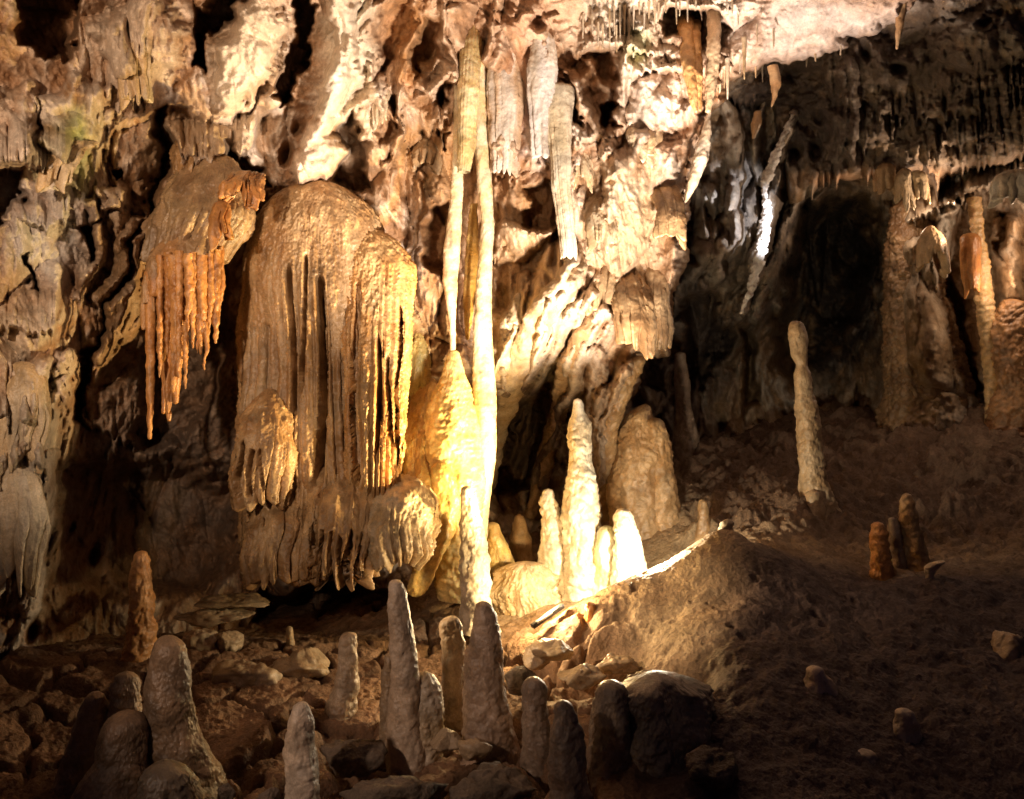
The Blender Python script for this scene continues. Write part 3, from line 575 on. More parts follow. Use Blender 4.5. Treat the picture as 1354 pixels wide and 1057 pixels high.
LEGS = [(212,352,500,3),(222,348,470,3.5),(230,352,520,5),(237,346,500,3.5),(249,350,440,4.5),(256,348,462,3),(266,352,470,4.5),(276,350,446,3.5),(286,345,455,4),(291,340,420,3),(246,440,515,2.5),(262,430,468,2.5),(271,440,490,2)]
od = thing('orange_drapery', 'orange flowstone drapery with brown domed top and long dark gaps, left of the huge curtain', 'drapery', 235, 560, 7.6)
bell('dome', 276, 190, 335, [(0,10),(.1,34),(.3,56),(.7,70),(1,62)], 7.42, CALC, 10, 161, .06, 20, 112, .75, -28, (.35,.8), ((.36,.24,.13),(.28,.17,.09)), .2, .018, od, dome=.06, back=.3, lump=.3)
bell('fringe', 312, 212, 252, [(0,20),(1,32)], 7.0, CALC, 9, 165, .08, 30, 112, .8, 8, (.0,.3), ORANGE, .9, .010, od, dome=.12, back=.4, lump=.25, grad=((.36,.22,.11),.0,.5))
bell('fringe', 288, 262, 304, [(0,13),(1,17)], 6.9, CALC, 5, 167, .08, 30, 112, .9, 4, (.0,.3), ORANGE, 1., .008, od, dome=.3, back=.1)
bell('dome', 243, 284, 372, [(0,20),(.15,36),(.5,46),(1,46)], 7.2, CALC, 9, 171, .08, 40, 112, .8, -2, (.4,.6), ORANGE, .6, .016, od, dome=.12, back=.25, lump=.25, grad=((.34,.22,.12),.35,.9))
bell('fringe', 250, 352, 405, [(0,36),(.3,40),(1,34)], 7.2, CALC, 8, 173, .15, 60, 116, .8, -6, (.05,.3), ORANGE, .8, .012, od, dome=.12, lens=[.1,.5,.8,.4,.6,.4], wander=.06, lump=.25, grad=((.38,.22,.1),.0,.35))
bell('fringe', 228, 395, 500, [(0,15),(.5,16),(1,9)], 7.18, CALC, 4, 177, .10, 60, 116, .8, 2, (.05,.3), ORANGE, .9, .008, od, dome=.15)
bell('fringe', 206, 312, 392, [(0,14),(1,18)], 7.2, CALC, 5, 179, .09, 46, 112, .8, -4, (.1,.3), ((.48,.30,.15),(.44,.22,.08)), .8, .008, od, dome=.25, back=.15)
tube('pipe', [(199,360,8),(199,450,6),(199,520,5),(198,582,2.5)], 7.2, CALC, 181, ORANGE, rough=.006, tip='bottom', parent=od)
tube('pipe', [(219,420,5),(218,500,4),(216,548,2)], 7.2, CALC, 183, ORANGE, rough=.005, tip='bottom', parent=od)
for k, (u, a, b, h) in enumerate(LEGS):
    tube('pipe', [(u, a - 14, h * 1.6), (u + 1 + (k * 7 % 5) - 2, (a + b) / 2, h * 1.25), (u - 1, b - 14, h * .8), (u - 1, b, h * .3)], 7.15 - .34 * math.cos((u - 250) / 46. * 1.2) + .03 + .04 * (k * 5 % 4) / 4, CALC, 600 + k, ORANGE, .004, .04, 0, rough=.010, lumpy=.5, tip='bottom', parent=od)
tube('pipe', [(234,440,6),(233,500,7),(232,535,3)], 7.15, CALC, 185, ORANGE, rough=.006, tip='bottom', parent=od)

fb = thing('flowstone_cone', 'glowing yellow flowstone cone at the foot of the thin left column', 'flowstone', 590, 780, 7.9)
tube('cone', [(600,462,6),(599,495,15),(596,535,29),(592,580,42),(594,630,46),(602,690,38),(612,790,36)], 7.85, WET, 191, ((.74,.58,.26),(.64,.45,.16)), .016, .07, .006, .06, rough=.012, parent=fb)
bell('apron', 566, 498, 680, [(0,12),(.25,32),(.5,50),(1,62)], 7.78, WET, 12, 193, .03, 16, 120, .8, -14, (.3,.7), ((.60,.40,.14),(.46,.27,.08)), .2, .022, fb, dome=.2, back=.4, lump=.25)
bell('apron', 553, 440, 520, [(0,12),(.5,17),(1,18)], 8.15, CALC, 6, 197, .03, 34, 120, .8, 0, (.5,.8), ((.6,.52,.2),(.5,.36,.12)), .8, .016, fb, dome=.4)

# ================================================================== COLUMNS AND STALACTITES
tube('column', [(607,60,10),(606,120,6),(606,200,7),(603,270,8.5),(598,330,11),(595,372,10),(598,425,4.5),(599,475,4)], [8.3,7.95,7.85,7.85,7.85,7.85,7.85,7.85], WET, 201, ((.74,.64,.44),(.66,.5,.28)), rough=.006, lumpy=.10, tip='', label='thin pale column that narrows to a thread above the glowing yellow cone', cat='column')
tube('column', [(632,30,15),(631,80,10),(634,150,10),(640,230,10),(645,300,8.5),(640,370,10),(638,450,13),(641,530,16),(640,600,16),(632,680,14),(628,760,12)], [8.2,7.9,7.95,7.95,7.95,7.95,7.95,7.95,7.95,7.95,7.95], WET, 203, ((.76,.66,.46),(.66,.5,.26)), rough=.006, lumpy=.10, tip='', label='tall pale column running from ceiling to floor right of the yellow cone', cat='column')
tube('stalactite', [(624,20,15),(622,58,13),(620,120,13),(617,190,11),(613,228,7)], [8.1,7.85,7.7,7.7,7.7], WET, 205, ((.7,.58,.34),(.62,.45,.2)), rough=.008, tip='', flut=.012, lumpy=.1, label='blunt yellowish stalactite hanging between the tops of the two pale columns', cat='stalactite')
tube('stalactite', [(626,270,5),(624,340,9),(620,400,8),(618,450,2)], 8.2, CALC, 207, GOLD, rough=.008, tip='bottom', label='brown tapering stalactite behind and between the two pale columns', cat='stalactite')
bell('stalactite', 738, 96, 338, [(0,26),(.25,18),(.4,15),(.7,13),(1,11)], 7.5, CALC, 6, 211, .03, 8, 170, .9, 14, (.1,.4), ((.70,.62,.48),(.64,.52,.34)), .0, .006, None, dome=.03, back=.3, label='thick fluted stalactite with a cut flat end beside a brown recess', cat='stalactite')
bell('drapery', 672, 60, 222, [(0,20),(.3,28),(1,20)], wallY(672,140,8) + .02, CALC, 7, 213, .035, 16, 110, .5, -4, (.1,.5), ((.64,.56,.48),(.52,.34,.2)), .4, .010, None, dome=.1, label='grey and rust fluted drapery hung from the bright ceiling right of the columns', cat='drapery')
bell('drapery', 716, 40, 206, [(0,14),(.3,20),(1,16)], wallY(716,130,8) - .02, CALC, 5, 217, .03, 10, 110, .6, 2, (.1,.4), ((.66,.6,.56),(.55,.46,.36)), .2, .010, None, dome=.1, label='lilac grey drapery strip just left of the cut stalactite', cat='drapery')
bell('drapery', 888, 208, 308, [(0,16),(.3,22),(1,22)], 7.5, CALC, 5, 221, .09, 30, 115, .8, 0, (.0,.3), TAN, .3, .010, None, dome=.05, back=.7, sub=2, lump=.25, lens=[.3,.2,.4,.9], label='hooded tan drapery at the right edge of the lit wall with one long tooth', cat='drapery')
bell('drapery', 838, 325, 452, [(0,14),(.2,26),(.5,30),(1,26)], 7.7, CALC, 6, 223, .10, 24, 112, .8, 4, (.1,.4), TAN, .4, .010, None, dome=.04, back=.9, sub=2, lump=.25, lens=[.1,.2,.9,1,.8], label='lower tan fluted drapery ending above the dark opening', cat='drapery')
bell('drapery', 874, 330, 455, [(0,16),(.4,20),(1,17)], 7.95, CALC, 5, 227, .05, 16, 112, .8, -2, (.1,.5), BROWN, .2, .012, None, dome=.08, back=.5, lump=.25, label='brown drapery stub behind the lower tan drapery at the dark chamber edge', cat='drapery')
bell('drapery', 812, 300, 400, [(0,20),(1,24)], 8.0, CALC, 6, 229, .06, 24, 110, .7, -14, (.1,.4), BROWN, .3, .012, None, dome=.08, back=.6, lump=.25, label='brown folded drapery just left of the lower tan drapery', cat='drapery')
bell('drapery', 175, 50, 122, [(0,16),(.4,22),(1,22)], 6.75, CALC, 6, 231, .06, 26, 110, .7, 6, (.1,.4), CREAM, .8, .008, None, dome=.3, lens=[1,.4,.9,.7,.5], label='cream fringe of finger stalactites high on the left wall right of the green stain', cat='drapery')
bell('drapery', 30, 478, 590, [(0,30),(.5,40),(1,36)], 6.5, CALC, 8, 233, .05, 40, 110, .6, -12, (.1,.5), CREAM, .5, .010, None, dome=.3, label='grey beige drapery folded low on the far left wall', cat='drapery')
bell('drapery', 18, 612, 740, [(0,30),(.5,40),(1,30)], 6.5, CALC, 8, 235, .05, 50, 110, .6, 4, (.1,.5), PALE, .7, .010, None, dome=.25, label='lowest pale grey drapery at the far left edge above the dark floor', cat='drapery')
for k, (u, a, b, h, c, lab) in enumerate([(800,225,318,22,CREAM,'cream flowstone tongue left of the hooded tan drapery'),(560,150,214,24,BROWN,'brown toothed drapery in the recess between the huge curtain and the pale columns'),(775,150,232,16,CREAM,'cream drapery strip right of the cut end stalactite'),(856,120,205,26,CREAM,'broad cream flowstone bulge under the orange stalactite trio'),(500,60,150,13,PALE,'narrow pale drapery on the bright wall above the huge curtain'),(655,235,330,16,CREAM,'cream drapery behind the taller pale column beside the brown recess'),(245,150,214,26,TAN,'tan curtain just above the orange drapery dome'),(70,160,236,26,CREAM,'cream fringed drapery on the left wall beside the green stain')]):
    bell('drapery', u, a, b, [(0,h*.5),(.2,h*.9),(.6,h),(1,h*.85)], wallY(u, (a + b) / 2, 8) + .05, CALC, 5 + k % 3, 700 + k, .06, 24, 110, .8, (-6, 3, -4, -10, 2, 0, 4, 3)[k], (.0,.45), c, .6, .014, None, dome=.05, back=.5, lump=.3, sub=2, label=lab, cat='drapery')
for k, (pr, c, lab) in enumerate([([(768,345,10),(748,375,20),(722,410,24),(698,460,22),(675,520,17),(655,580,12),(645,650,9)], CREAM, 'broad cream flowstone fold sweeping down left from under the cut stalactite to the yellow cone'),([(800,400,10),(775,440,17),(752,480,15),(740,540,12),(722,600,12),(704,690,10)], TAN, 'tan flowstone fold sweeping down right beside the broad cream fold'),([(846,470,12),(826,510,13),(806,560,13),(798,620,15),(795,720,18)], TAN, 'lowest tan flowstone fold next to the massive double stalagmite'),([(690,385,8),(677,430,14),(664,490,18),(655,540,15),(648,620,10)], CREAM, 'short cream flowstone fold against the taller pale column')]):
    tube('flowstone_fold', pr, [wallY(q[0], q[1], 10) + .06 for q in pr], CALC, 720 + k, c, rough=.016, lumpy=.35, squash=1.2, tip='both', label=lab, cat='flowstone')
rib = [(1048,150,2),(1040,172,4),(1026,205,6),(1013,238,7),(1010,252,4),(1015,275,6),(1010,310,8),(1002,350,7),(992,385,5),(980,416,2)]
tube('drapery', rib, [min(chamberY(q[0], q[1], 5), ceilY(q[0], q[1], 3) - .05, 9.6) for q in rib], CALC, 731, ((.74,.70,.66),(.6,.54,.48)), .025, .06, 0, rough=.025, squash=.8, tip='both', label='lit edge stand-in, thin ragged wall rib painted white as a lit edge left of the black hollow', cat='drapery')  # rib of the wall; its white colour paints a lit edge
tube('flowstone', [(938,146,2),(934,175,7),(926,212,10),(914,248,7),(905,270,2)], 7.62, CALC, 741, PALE, rough=.008, squash=1.6, tip='both', label='smooth pale curved flake on the wall rim above the hooded tan drapery', cat='flowstone')
tt = (.58,.34,.14), (.5,.26,.09)
for k, (pr, lab, c) in enumerate([([(906,38,10),(911,90,9),(918,140,5),(921,150,2)], 'left orange stalactite of a trio in the ceiling alcove', tt), ([(918,44,8),(923,100,6),(926,148,2)], 'middle thin orange stalactite of a trio in the ceiling alcove', tt), ([(944,2,9),(944,60,9),(940,120,7),(936,150,4)], 'pale thick stalactite on the right of the orange trio in the ceiling alcove', ((.6,.46,.3),(.5,.36,.22)))]):
    Yt = wallY(pr[0][0], pr[0][1], 2)
    tube('stalactite', [(pr[0][0], pr[0][1] - 14, pr[0][2] * 1.2)] + pr, [7.9, 7.55] + [7.3] * (len(pr) - 1), CALC, 241 + k, c, .006, .05, 0, rough=.010, tip='bottom', label=lab, cat='stalactite')
# soda straws under the bright ceiling
rng = np.random.default_rng(5)
straws = [(806,22,62),(812,18,48),(820,17,58),(826,17,50),(832,22,66),(791,40,62),(797,42,66),(866,10,42),(871,14,30),(894,6,33),(909,8,30),(920,4,14),(858,12,26),(783,30,46),(845,8,20),(968,2,20),(961,5,16),(976,20,34),(984,60,106),(979,82,98),(962,88,132),(958,100,118),(970,110,148),(952,120,124),(999,90,104),(1008,90,110),(1016,88,100),(1022,88,103),(1030,86,98),(1067,80,90),(1078,72,82),(1112,62,74),(1001,42,58),(1023,48,64),(899,2,22),(771,30,52),(815,44,70),(838,14,40),(852,24,44),(880,4,18)]
for k, (u, a, b) in enumerate(straws):
    Y = wallY(u, a, 2) - .10
    big = u in (962, 970, 984)
    tube('soda_straw', [(u, a - 10, 1.6 if not big else 3.6), (u, a, 1.4 if not big else 3.2), (u + rng.uniform(-.8, .8), b, .7 if not big else .9)], Y, CALC, 300 + k, PALE if k % 3 else CREAM, rough=.002, tip='bottom', n=9, label='thin pale soda straw hanging from the bright ceiling', cat='soda straw', group='soda straws under the bright ceiling')
tube('stalactite', [(1192,4,7),(1190,30,5),(1186,66,1.5)], 7.1, CALC, 351, TAN, rough=.005, tip='bottom', label='single tan stalactite at the far tip of the pale ceiling slab', cat='stalactite')
tube('stalactite', [(1022,88,7),(1026,110,7),(1024,130,3),(1020,142,1)], 8.0, CALC, 353, TAN, rough=.006, tip='bottom', label='short curved tan stalactite under the pale ceiling slab over the dark chamber', cat='stalactite')
tube('stalactite', [(1002,148,5),(1000,165,7),(996,184,2)], 8.8, CALC, 355, TAN, rough=.006, tip='bottom', label='teardrop brown stalactite alone in the dark left of the bright rib', cat='stalactite')
# right hand chamber pendants
bell('stalactite', 1232, 298, 338, [(0,12),(.5,20),(1,22)], 9.6, CALC, 6, 361, .03, 16, 160, .9, 0, (.4,.8), ((.62,.42,.24),(.5,.3,.14)), .3, .008, None, dome=.5, bottom=[(-1,352),(0,326),(1,362)], label='bell shaped amber stalactite hanging over the massive dark pillar', cat='stalactite')
bell('drapery', 1283, 308, 380, [(0,12),(.3,14),(1,10)], 9.9, WET, 4, 363, .04, 18, 150, .8, 2, (.1,.3), ORANGE, .2, .008, None, dome=.1, label='bright orange cut drapery hanging beside the knobby amber column', cat='drapery')
tube('column', [(1288,262,9),(1292,302,7),(1298,350,9),(1302,400,11),(1308,450,11),(1312,500,9),(1314,560,10)], 10.1, WET, 365, ((.66,.46,.24),(.56,.36,.16)), .02, .09, .012, .1, .012, tip='', label='knobby amber column at the right edge of the far chamber', cat='column')
bell('drapery', 1345, 225, 262, [(0,30),(1,36)], 9.0, CALC, 9, 367, .05, 16, 110, .7, 0, (.1,.4), WHITE, .5, .008, None, dome=.3, label='white drapery lip at the right edge catching the hidden lamp', cat='drapery')
bell('drapery', 1195, 222, 262, [(0,10),(1,14)], 9.5, CALC, 4, 369, .04, 22, 120, .8, 2, (.1,.4), CREAM, .5, .008, None, dome=.3, label='small cream drapery tooth in the middle of the far ceiling fringe', cat='drapery')
bell('drapery', 1170, 215, 250, [(0,12),(1,16)], 9.6, CALC, 5, 371, .04, 12, 120, .8, 0, (.1,.4), TAN, .5, .008, None, dome=.3, label='squat tan drapery tooth left in the far ceiling fringe', cat='drapery')
bell('drapery', 1213, 225, 258, [(0,12),(1,14)], 9.5, CALC, 5, 373, .04, 16, 120, .8, 4, (.1,.4), CREAM, .5, .008, None, dome=.3, label='broad cream drapery tooth right in the far ceiling fringe', cat='drapery')
tube('stalagmite', [(1204,262,20),(1206,335,27),(1208,380,36),(1212,440,42),(1220,500,50),(1230,580,66)], 10.9, CALC, 375, ((.34,.22,.12),(.22,.13,.07)), .05, .18, .02, .16, rough=.035, lumpy=.4, squash=.9, label='massive dim brown pillar stalagmite at the back of the right chamber', cat='stalagmite')
tube('stalagmite', [(1335,395,14),(1336,430,22),(1340,480,26),(1342,580,32)], 10.0, CALC, 377, ((.44,.24,.11),(.32,.17,.08)), .03, .13, .015, .1, rough=.025, lumpy=.4, label='reddish brown stalagmite at the right edge behind the knobby amber column', cat='stalagmite')

bell('flowstone', 696, 742, 806, [(0,24),(.25,42),(.6,52),(1,60)], 7.9, CALC, 16, 381, .03, 8, 112, .8, 0, (.3,.6), CREAM, .1, .03, None, dome=.3, lump=.4, label='low glowing cream flowstone cushion between the lit stalagmites', cat='flowstone')
# ================================================================== STALAGMITES
def stal(prof, Y, label, seed, col=CREAM, mat=CALC, **kw):
    kw.setdefault('knob', .006); kw.setdefault('ks', .06); kw.setdefault('ring', .005); kw.setdefault('rs', .07 + seed % 5 * .012); kw.setdefault('lumpy', .3); kw.setdefault('flare', .25)
    prof = list(prof); u, v, h = prof[-1]
    prof.append((u, v + 22, h * 1.1))                       # roots a little below the floor
    return tube('stalagmite', prof, Y, mat, seed, col, label=label, cat='stalagmite', **kw)
stal([(187,728,7),(186,750,11),(187,785,15),(186,820,17),(184,868,19)], 6.7, 'knobby orange stalagmite standing alone on the dark floor below the orange drapery', 401, ((.58,.30,.12),(.46,.22,.08)), knob=.022, ks=.075)
stal([(221,840,18),(222,860,26),(222,900,28),(226,950,33),(238,1000,40),(250,1060,52)], 4.7, 'tallest broad dark stalagmite of the cluster at the bottom left corner', 403, ((.30,.20,.12),(.19,.13,.08)), rough=.009, knob=.006)
stal([(167,888,9),(167,905,17),(168,935,21),(168,1000,28),(165,1060,34)], 5.0, 'short pale pointed stalagmite behind the bottom left cluster', 405, ((.44,.31,.20),(.32,.21,.12)), rough=.014)
stal([(126,914,10),(124,935,17),(117,980,22),(108,1030,32),(100,1075,42)], 5.0, 'dark leaning stalagmite at the far left of the bottom cluster', 407, ((.30,.21,.13),(.22,.15,.09)), rough=.010)
stal([(168,940,20),(168,960,30),(166,1000,40),(160,1040,52),(155,1080,64)], 4.55, 'rounded brown hump stalagmite in front of the bottom left cluster', 409, ((.32,.21,.13),(.21,.14,.085)), rough=.009)
stal([(216,1006,18),(222,1030,32),(228,1080,50)], 4.35, 'wet dark bump glistening at the foot of the tallest bottom left stalagmite', 411, ((.24,.19,.13),(.18,.14,.1)), mat=WET, knob=.01, ks=.05, rough=.014)
stal([(399,928,9),(398,945,15),(398,985,19),(399,1030,23),(400,1075,24)], 4.6, 'smooth white stalagmite cropped by the bottom edge', 413, ((.64,.54,.43),(.54,.43,.32)), rough=.005)
stal([(461,836,11),(460,850,12),(459,880,12),(458,906,14),(450,930,20),(446,985,26)], 5.9, 'short broken pale stump stalagmite with a wider stained base', 415, ((.52,.41,.29),(.36,.26,.17)), knob=.008, ks=.06, rough=.010)
s7 = thing('stalagmite', 'tall smooth pale stalagmite before the big curtain with a grainy knob on its right', 'stalagmite', 535, 1010, 5.25)
tube('stem', [(523,766,8),(525,785,12),(530,830,15),(534,880,18),(536,930,21),(538,980,26),(540,1040,30)], 5.25, CALC, 417, ((.62,.50,.38),(.50,.38,.27)), rough=.007, parent=s7)
tube('knob', [(562,888,10),(564,910,20),(564,950,24),(560,1000,26),(558,1040,28)], 5.3, CALC, 419, ((.50,.42,.32),(.4,.31,.2)), .012, .04, 0, rough=.012, parent=s7)
tube('knob', [(514,864,6),(514,890,10),(516,950,14),(518,1010,18)], 5.35, CALC, 421, ((.34,.25,.16),(.28,.2,.12)), rough=.010, parent=s7)
stal([(597,814,9),(597,825,13),(599,870,15),(602,920,20),(604,968,22)], 5.75, 'stubby brown stalagmite between the tall smooth pale one and the dark pointed one', 423, ((.48,.36,.24),(.36,.26,.16)), rough=.010)
stal([(638,795,8),(640,815,13),(642,860,20),(644,910,27),(648,950,31),(650,990,33)], 5.25, 'broad pointed tan stalagmite with dark tip in the middle of the foreground', 425, ((.48,.35,.25),(.36,.25,.17)), rough=.009, knob=.006)
stal([(705,895,10),(706,908,15),(710,950,17),(714,1000,22),(716,1020,24)], 5.0, 'dark round topped stalagmite right of the broad pointed one', 427, GREY, rough=.008)
stal([(744,926,11),(746,942,16),(750,990,21),(754,1040,25),(756,1080,27)], 4.55, 'dark stalagmite with a small white cap at the bottom centre', 429, GREY, rough=.008)
stal([(808,899,14),(808,915,20),(806,950,26),(802,1000,32),(798,1060,36)], 4.85, 'dark blunt stalagmite leaning on the big dark lump', 431, GREY, rough=.010)
stal([(868,888,26),(872,915,48),(868,960,56),(860,1010,66),(850,1070,78)], 5.0, 'big dark lumpy stalagmite boss below the shadowed mound', 433, ((.30,.23,.17),(.22,.17,.13)), knob=.04, ks=.16, rough=.02, lumpy=.6)
# lit group round the hidden lamp
stal([(617,642,6),(620,660,10),(624,700,16),(628,750,19),(630,812,21)], 7.3, 'bright stalagmite with a dark tip at the foot of the tall pale column', 441, WHITE, knob=.022, ks=.08, rough=.012)
stal([(651,690,8),(655,710,15),(660,738,20),(664,760,24)], 8.2, 'rounded yellow stalagmite half hidden by the bright one with the dark tip', 443, GOLD, rough=.010)
stal([(686,680,5),(687,695,10),(688,720,14),(688,745,17)], 8.8, 'small dull cone stalagmite in the shade behind the lit group', 445, TAN, rough=.008)
stal([(725,646,7),(726,665,12),(729,700,16),(731,735,19),(730,770,22)], 8.0, 'cream ringed stalagmite left of the tallest lit one', 447, WHITE, knob=.022, ks=.07, ring=.008, rs=.08)
stal([(764,527,5),(765,545,8),(766,562,13),(767,605,16),(768,630,20),(770,680,24),(771,725,26),(772,785,25)], 7.9, 'tallest lit cream stalagmite with stacked rings, centre of the glowing group', 449, WHITE, knob=.022, ks=.08, ring=.014, rs=.11, rough=.012)
stal([(803,695,9),(802,712,15),(800,740,15),(799,785,15)], 7.75, 'short white stalagmite with a greenish base beside the lamp', 451, ((.78,.74,.64),(.5,.5,.24)), rough=.010)
stal([(822,672,8),(825,690,14),(829,715,18),(831,745,20),(832,785,22)], 7.6, 'burning white knobby stalagmite nearest the hidden lamp', 453, WHITE, knob=.022, ks=.075, rough=.012)
s20 = thing('stalagmite', 'massive tan double stalagmite behind the lit group', 'stalagmite', 855, 700, 9.1)
tube('stem', [(853,534,7),(851,545,15),(845,565,24),(840,595,29),(840,640,33),(842,715,37)], 9.1, CALC, 455, ((.56,.38,.21),(.44,.27,.13)), .012, .11, 0, rough=.018, lumpy=.45, parent=s20)
tube('stem', [(864,552,8),(868,566,13),(872,590,16),(876,640,19),(878,715,22)], 9.0, CALC, 457, ((.56,.38,.21),(.44,.27,.13)), .010, .09, 0, rough=.016, lumpy=.4, parent=s20)
stal([(929,660,5),(929,675,8),(931,700,11),(932,714,14)], 8.4, 'small smooth tan stalagmite behind the crest of the mud mound', 459, TAN, rough=.006)
tube('stalagmite', [(963,686,6),(962,692,9),(958,700,8),(952,707,4.5),(949,716,3.5),(948,734,5)], 6.85, CALC, 461, PALE, rough=.006, squash=.8, step=.8, label='tiny curled knob stalagmite perched on the crest of the mud mound', cat='stalagmite')
stal([(779,796,6),(781,806,8),(785,820,11),(788,836,13)], 6.55, 'stubby orange broken stalagmite on the lit face of the mud mound', 463, ((.6,.3,.1),(.5,.24,.08)), mat=WET, rough=.008)
s23 = thing('stalagmite', 'tallest slender stalagmite standing alone in the right chamber with a small stub at its foot', 'stalagmite', 1078, 668, 8.6)
tube('stem', [(1052,424,8),(1055,440,11),(1057,470,10),(1060,483,7),(1061,492,10),(1063,520,11),(1066,540,14),(1070,590,15),(1075,635,17),(1083,660,23),(1086,690,30)], 8.6, CALC, 465, ((.56,.42,.27),(.48,.33,.19)), .010, .10, .006, .12, rough=.012, parent=s23)
tube('stub', [(1074,648,6),(1075,656,11),(1077,672,13),(1078,690,14)], 8.45, CALC, 467, ((.5,.36,.22),(.42,.28,.16)), rough=.008, parent=s23)
stal([(1161,690,6),(1162,705,10),(1165,740,12),(1168,765,15),(1170,778,20)], 7.15, 'orange stalagmite at the left of the row on the dark right mound', 469, ((.62,.32,.12),(.52,.25,.08)), knob=.012, ks=.08, ring=.008, rs=.09)
stal([(1180,684,5),(1182,700,8),(1185,725,10),(1188,745,12)], 7.4, 'thin grey stalagmite beside the orange one on the dark right mound', 471, GREY, rough=.006)
stal([(1198,652,6),(1200,665,10),(1203,690,12),(1208,715,14),(1212,740,17),(1214,760,19)], 7.4, 'knobby tan stalagmite tallest of the row on the dark right mound', 473, TAN, knob=.014, ks=.1, ring=.012, rs=.14)
tube('stalagmite', [(1247,741,5),(1240,744,10),(1232,750,9),(1230,760,5),(1231,785,7)], 6.75, CALC, 475, PALE, rough=.006, squash=.8, step=.8, label='little mushroom shaped pale stalagmite on the rim of the dark right mound', cat='stalagmite')
stal([(899,465,6),(900,490,9),(904,540,12),(908,590,17),(910,625,22)], 11.0, 'faint tall stalagmite in the dark behind the massive double one', 477, GREY, knob=.01, ks=.1, rough=.014)
stal([(302,834,4),(302,842,7),(303,856,9)], 7.0, 'tiny pale cone stalagmite on the floor under the big curtain, left of a second one', 479, CREAM, rough=.004, step=.8, ring=0, knob=.002)
stal([(382,828,3),(383,836,5),(384,848,6)], 7.2, 'tiny pointed stalagmite on the floor under the big curtain, right of a first one', 481, CREAM, rough=.004, step=.8, ring=0, knob=.002)
stal([(1077,880,8),(1079,893,13),(1083,905,20),(1087,928,25)], 5.25, 'low two tiered pale knob on the dark slope of the mound', 483, ((.62,.5,.4),(.5,.38,.28)), rough=.010)
stal([(1194,936,6),(1196,952,12),(1198,974,20)], 5.0, 'small pale pointed knob on the dark slope right of the two tiered one', 485, ((.6,.5,.4),(.48,.38,.28)), rough=.010)
stal([(1141,990,10),(1143,1002,17),(1144,1022,23)], 4.8, 'low round knob lowest on the dark slope of the mound', 487, ((.56,.46,.36),(.44,.34,.25)), rough=.010)

tube('flowstone', [(1188,752,16),(1189,762,34),(1190,774,46),(1190,790,54)], 7.2, CALC, 489, ((.42,.28,.16),(.30,.19,.11)), .03, .14, 0, rough=.02, lumpy=.5, squash=.5, label='lumpy brown crust joining the feet of the row on the dark right mound', cat='flowstone')
# ================================================================== BOULDERS
rocks = [(735,862,5.95,(.17,.14,.08),'flat tan slab at the foot of the mud mound'),(712,868,6.0,(.12,.12,.09),'round tan boulder left of the flat slab under the mound'),(770,895,5.7,(.20,.15,.10),'broad ledge block right of the dark round topped stalagmite'),(815,880,5.9,(.17,.12,.09),'lumpy tan boulder under the overhanging mound'),
         (690,905,5.7,(.12,.1,.1),'dark rounded boulder behind the dark round topped stalagmite'),(860,905,5.5,(.2,.14,.12),'lumpy block right of the ledge under the mound'),(625,990,5.0,(.12,.1,.08),'pale flat cobble at the foot of the stubby brown stalagmite'),(590,985,5.1,(.11,.1,.08),'pale flat cobble right of the grainy knob'),
         (300,795,7.4,(.40,.22,.055),'upper long rock ledge under the left end of the big curtain'),(285,815,7.2,(.42,.22,.06),'lower long rock ledge under the left end of the big curtain'),(262,850,6.9,(.22,.16,.13),'tilted brown block left below the rock ledges'),(300,850,6.9,(.14,.12,.11),'small pale block below the rock ledges'),
         (330,895,6.4,(.28,.2,.13),'cracked brown boulder right of the tallest bottom left stalagmite'),(400,880,6.6,(.30,.22,.12),'wide low boulder left of the broken pale stump'),(300,1052,4.5,(.06,.05,.06),'small orange brown stone at the bottom edge by the left cluster'),(355,1058,4.5,(.07,.06,.06),'small pale stone at the bottom edge left of the white stalagmite'),
         (1330,865,5.95,(.18,.16,.18),'knobby tan boulder at the right edge on the dark slope'),(460,1000,5.0,(.22,.16,.12),'dark boulder left of the tall smooth pale stalagmite'),(945,1020,4.6,(.17,.15,.14),'dark boulder low right of the big lumpy boss'),(520,1050,4.6,(.3,.2,.12),'dark boulder at the bottom edge under the tall pale stalagmite'),(660,1040,4.7,(.28,.2,.12),'dark boulder at the bottom edge under the broad pointed stalagmite')]
for k, (u, v, Y, s, lab) in enumerate(rocks):
    dark = v > 995 or lab.startswith('dark')
    rock('boulder', u, v, Y, s, MUD if dark else CALC, 500 + 7 * k, ((.22,.17,.13),(.15,.12,.09)) if dark else ((.46,.35,.23),(.34,.24,.14)), label=lab, cat='boulder')

lt = thing('cave_lamp_fixture', 'dark strip lamp with a white face lying at the left edge of the mud mound', 'lamp', 722, 822, 6.6)
def bar(name, a, b, wd, hg, off, col, mat, seed):
    a = np.asarray(a); b = np.asarray(b); ax = (b - a) / np.linalg.norm(b - a); sd = np.cross(ax, (0, 0, 1)); sd /= np.linalg.norm(sd); up = np.cross(sd, ax)
    th = np.linspace(0, 2 * math.pi, 24, endpoint=False); sq = lambda x: np.sign(x) * np.abs(x) ** .4
    ring = [(a + (b - a) * t + off)[None] + (sd * wd * k) * sq(np.cos(th))[:, None] + (up * hg * k) * sq(np.sin(th))[:, None] for t, k in ((0, .05), (0, .9), (.01, 1), (.5, 1), (.99, 1), (1, .9), (1, .05))]
    V = np.array(ring); return make(name, V.reshape(-1, 3), grid_quads(len(ring), 24, True), col, mat, lt)
A0, B0 = P(704, 834, 6.55), P(744, 806, 6.72)
bar('housing', A0, B0, .022, .018, np.array((0, 0, .03)), (.03, .03, .03), CALC, 1)
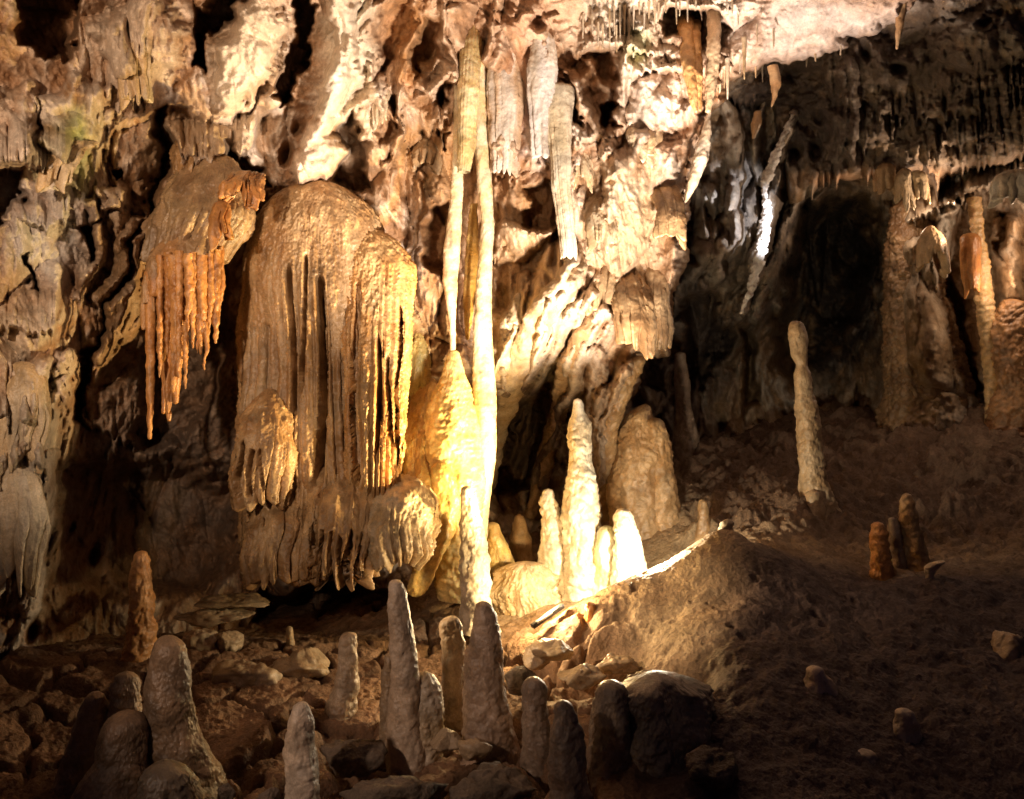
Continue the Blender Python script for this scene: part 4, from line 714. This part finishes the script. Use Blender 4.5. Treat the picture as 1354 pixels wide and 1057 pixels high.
bar('lens', A0 + (B0 - A0) * .12, A0 + (B0 - A0) * .6, .015, .008, np.array((.004, -.018, .045)), (.8, .78, .72), CALC, 2)
# ================================================================== LIGHT
W = bpy.data.worlds.new('World'); scene.world = W; W.use_nodes = True
bg = W.node_tree.nodes['Background']; bg.inputs['Color'].default_value = (.52, .38, .62, 1); bg.inputs['Strength'].default_value = .018
def lamp(kind, loc, power, color, target=None, size=60, blend=.5, radius=.04):
    d = bpy.data.lights.new('cave_or_fill_lamp', kind); d.energy = power; d.color = color
    o = bpy.data.objects.new('cave_or_fill_lamp', d); scene.collection.objects.link(o); o.location = loc
    d.shadow_soft_size = radius
    if kind == 'SPOT': d.spot_size = math.radians(size); d.spot_blend = blend
    if target is not None: o.rotation_euler = (Vector(target) - Vector(loc)).to_track_quat('-Z', 'Y').to_euler()
    return o
WARM = (1, .68, .28); SOFT = (1, .71, .48)
lamp('SPOT', (1.05, 5.0, .75), 2800, (1, .82, .67), P(645, 130, 8.0), 60, .55, .22)  # added fill in mid-air to brighten the upper centre wall
lamp('SPOT', P(900, 700, 6.3), 1500, (1, .78, .66), P(1050, 0, 7.0), 44, .5)
lamp('POINT', P(862, 735, 7.0), 115, (1, .83, .58))
lamp('POINT', P(722, 790, 6.7), 75, (1, .70, .32))
lamp('SPOT', P(690, 800, 6.4), 170, (1, .68, .28), P(562, 580, 7.7), 34, .9)  # extra spot added near the strip lamp to light the apron
lamp('SPOT', P(880, 728, 6.9), 1500, WARM, P(550, 520, 7.6), 62, .8)
lamp('SPOT', (-2.6, .6, 3.3), 1450, SOFT, P(180, 230, 7.4), 62, 1., .12)
lamp('SPOT', P(1320, 300, 9.2), 110, SOFT, P(1180, 250, 9.6), 90, .6)
lamp('POINT', P(1190, 285, 10.3), 9, SOFT)
lamp('POINT', P(1326, 370, 9.7), 9, SOFT)
lamp('POINT', P(1385, 300, 9.4), 16, SOFT)
lamp('SPOT', P(1100, 350, 8.6), 300, (.9, .92, 1.0), P(1012, 300, 9.6), 34, .6)
lamp('SPOT', (-4.2, 5.0, 2.4), 2000, (1, .70, .40), P(810, 830, 6.2), 15, .6, .06)  # unseen spot added at the left to light the mound flank
lamp('SPOT', (-1.0, 2.0, 3.3), 95, SOFT, P(1130, 620, 8.2), 20, 1., .08)  # added fill for the tall slender stalagmite and the right-hand row
lamp('SPOT', (-2.6, .6, 3.2), 420, SOFT, P(440, 690, 7.2), 17, 1., .1)  # additional fill to lift the lower lobes of the big curtain
lamp('SPOT', (-3.2, 1.4, 2.8), 340, (1, .68, .48), P(570, 900, 5.6), 34, 1., .12)  # unseen fill added for the foreground stalagmites
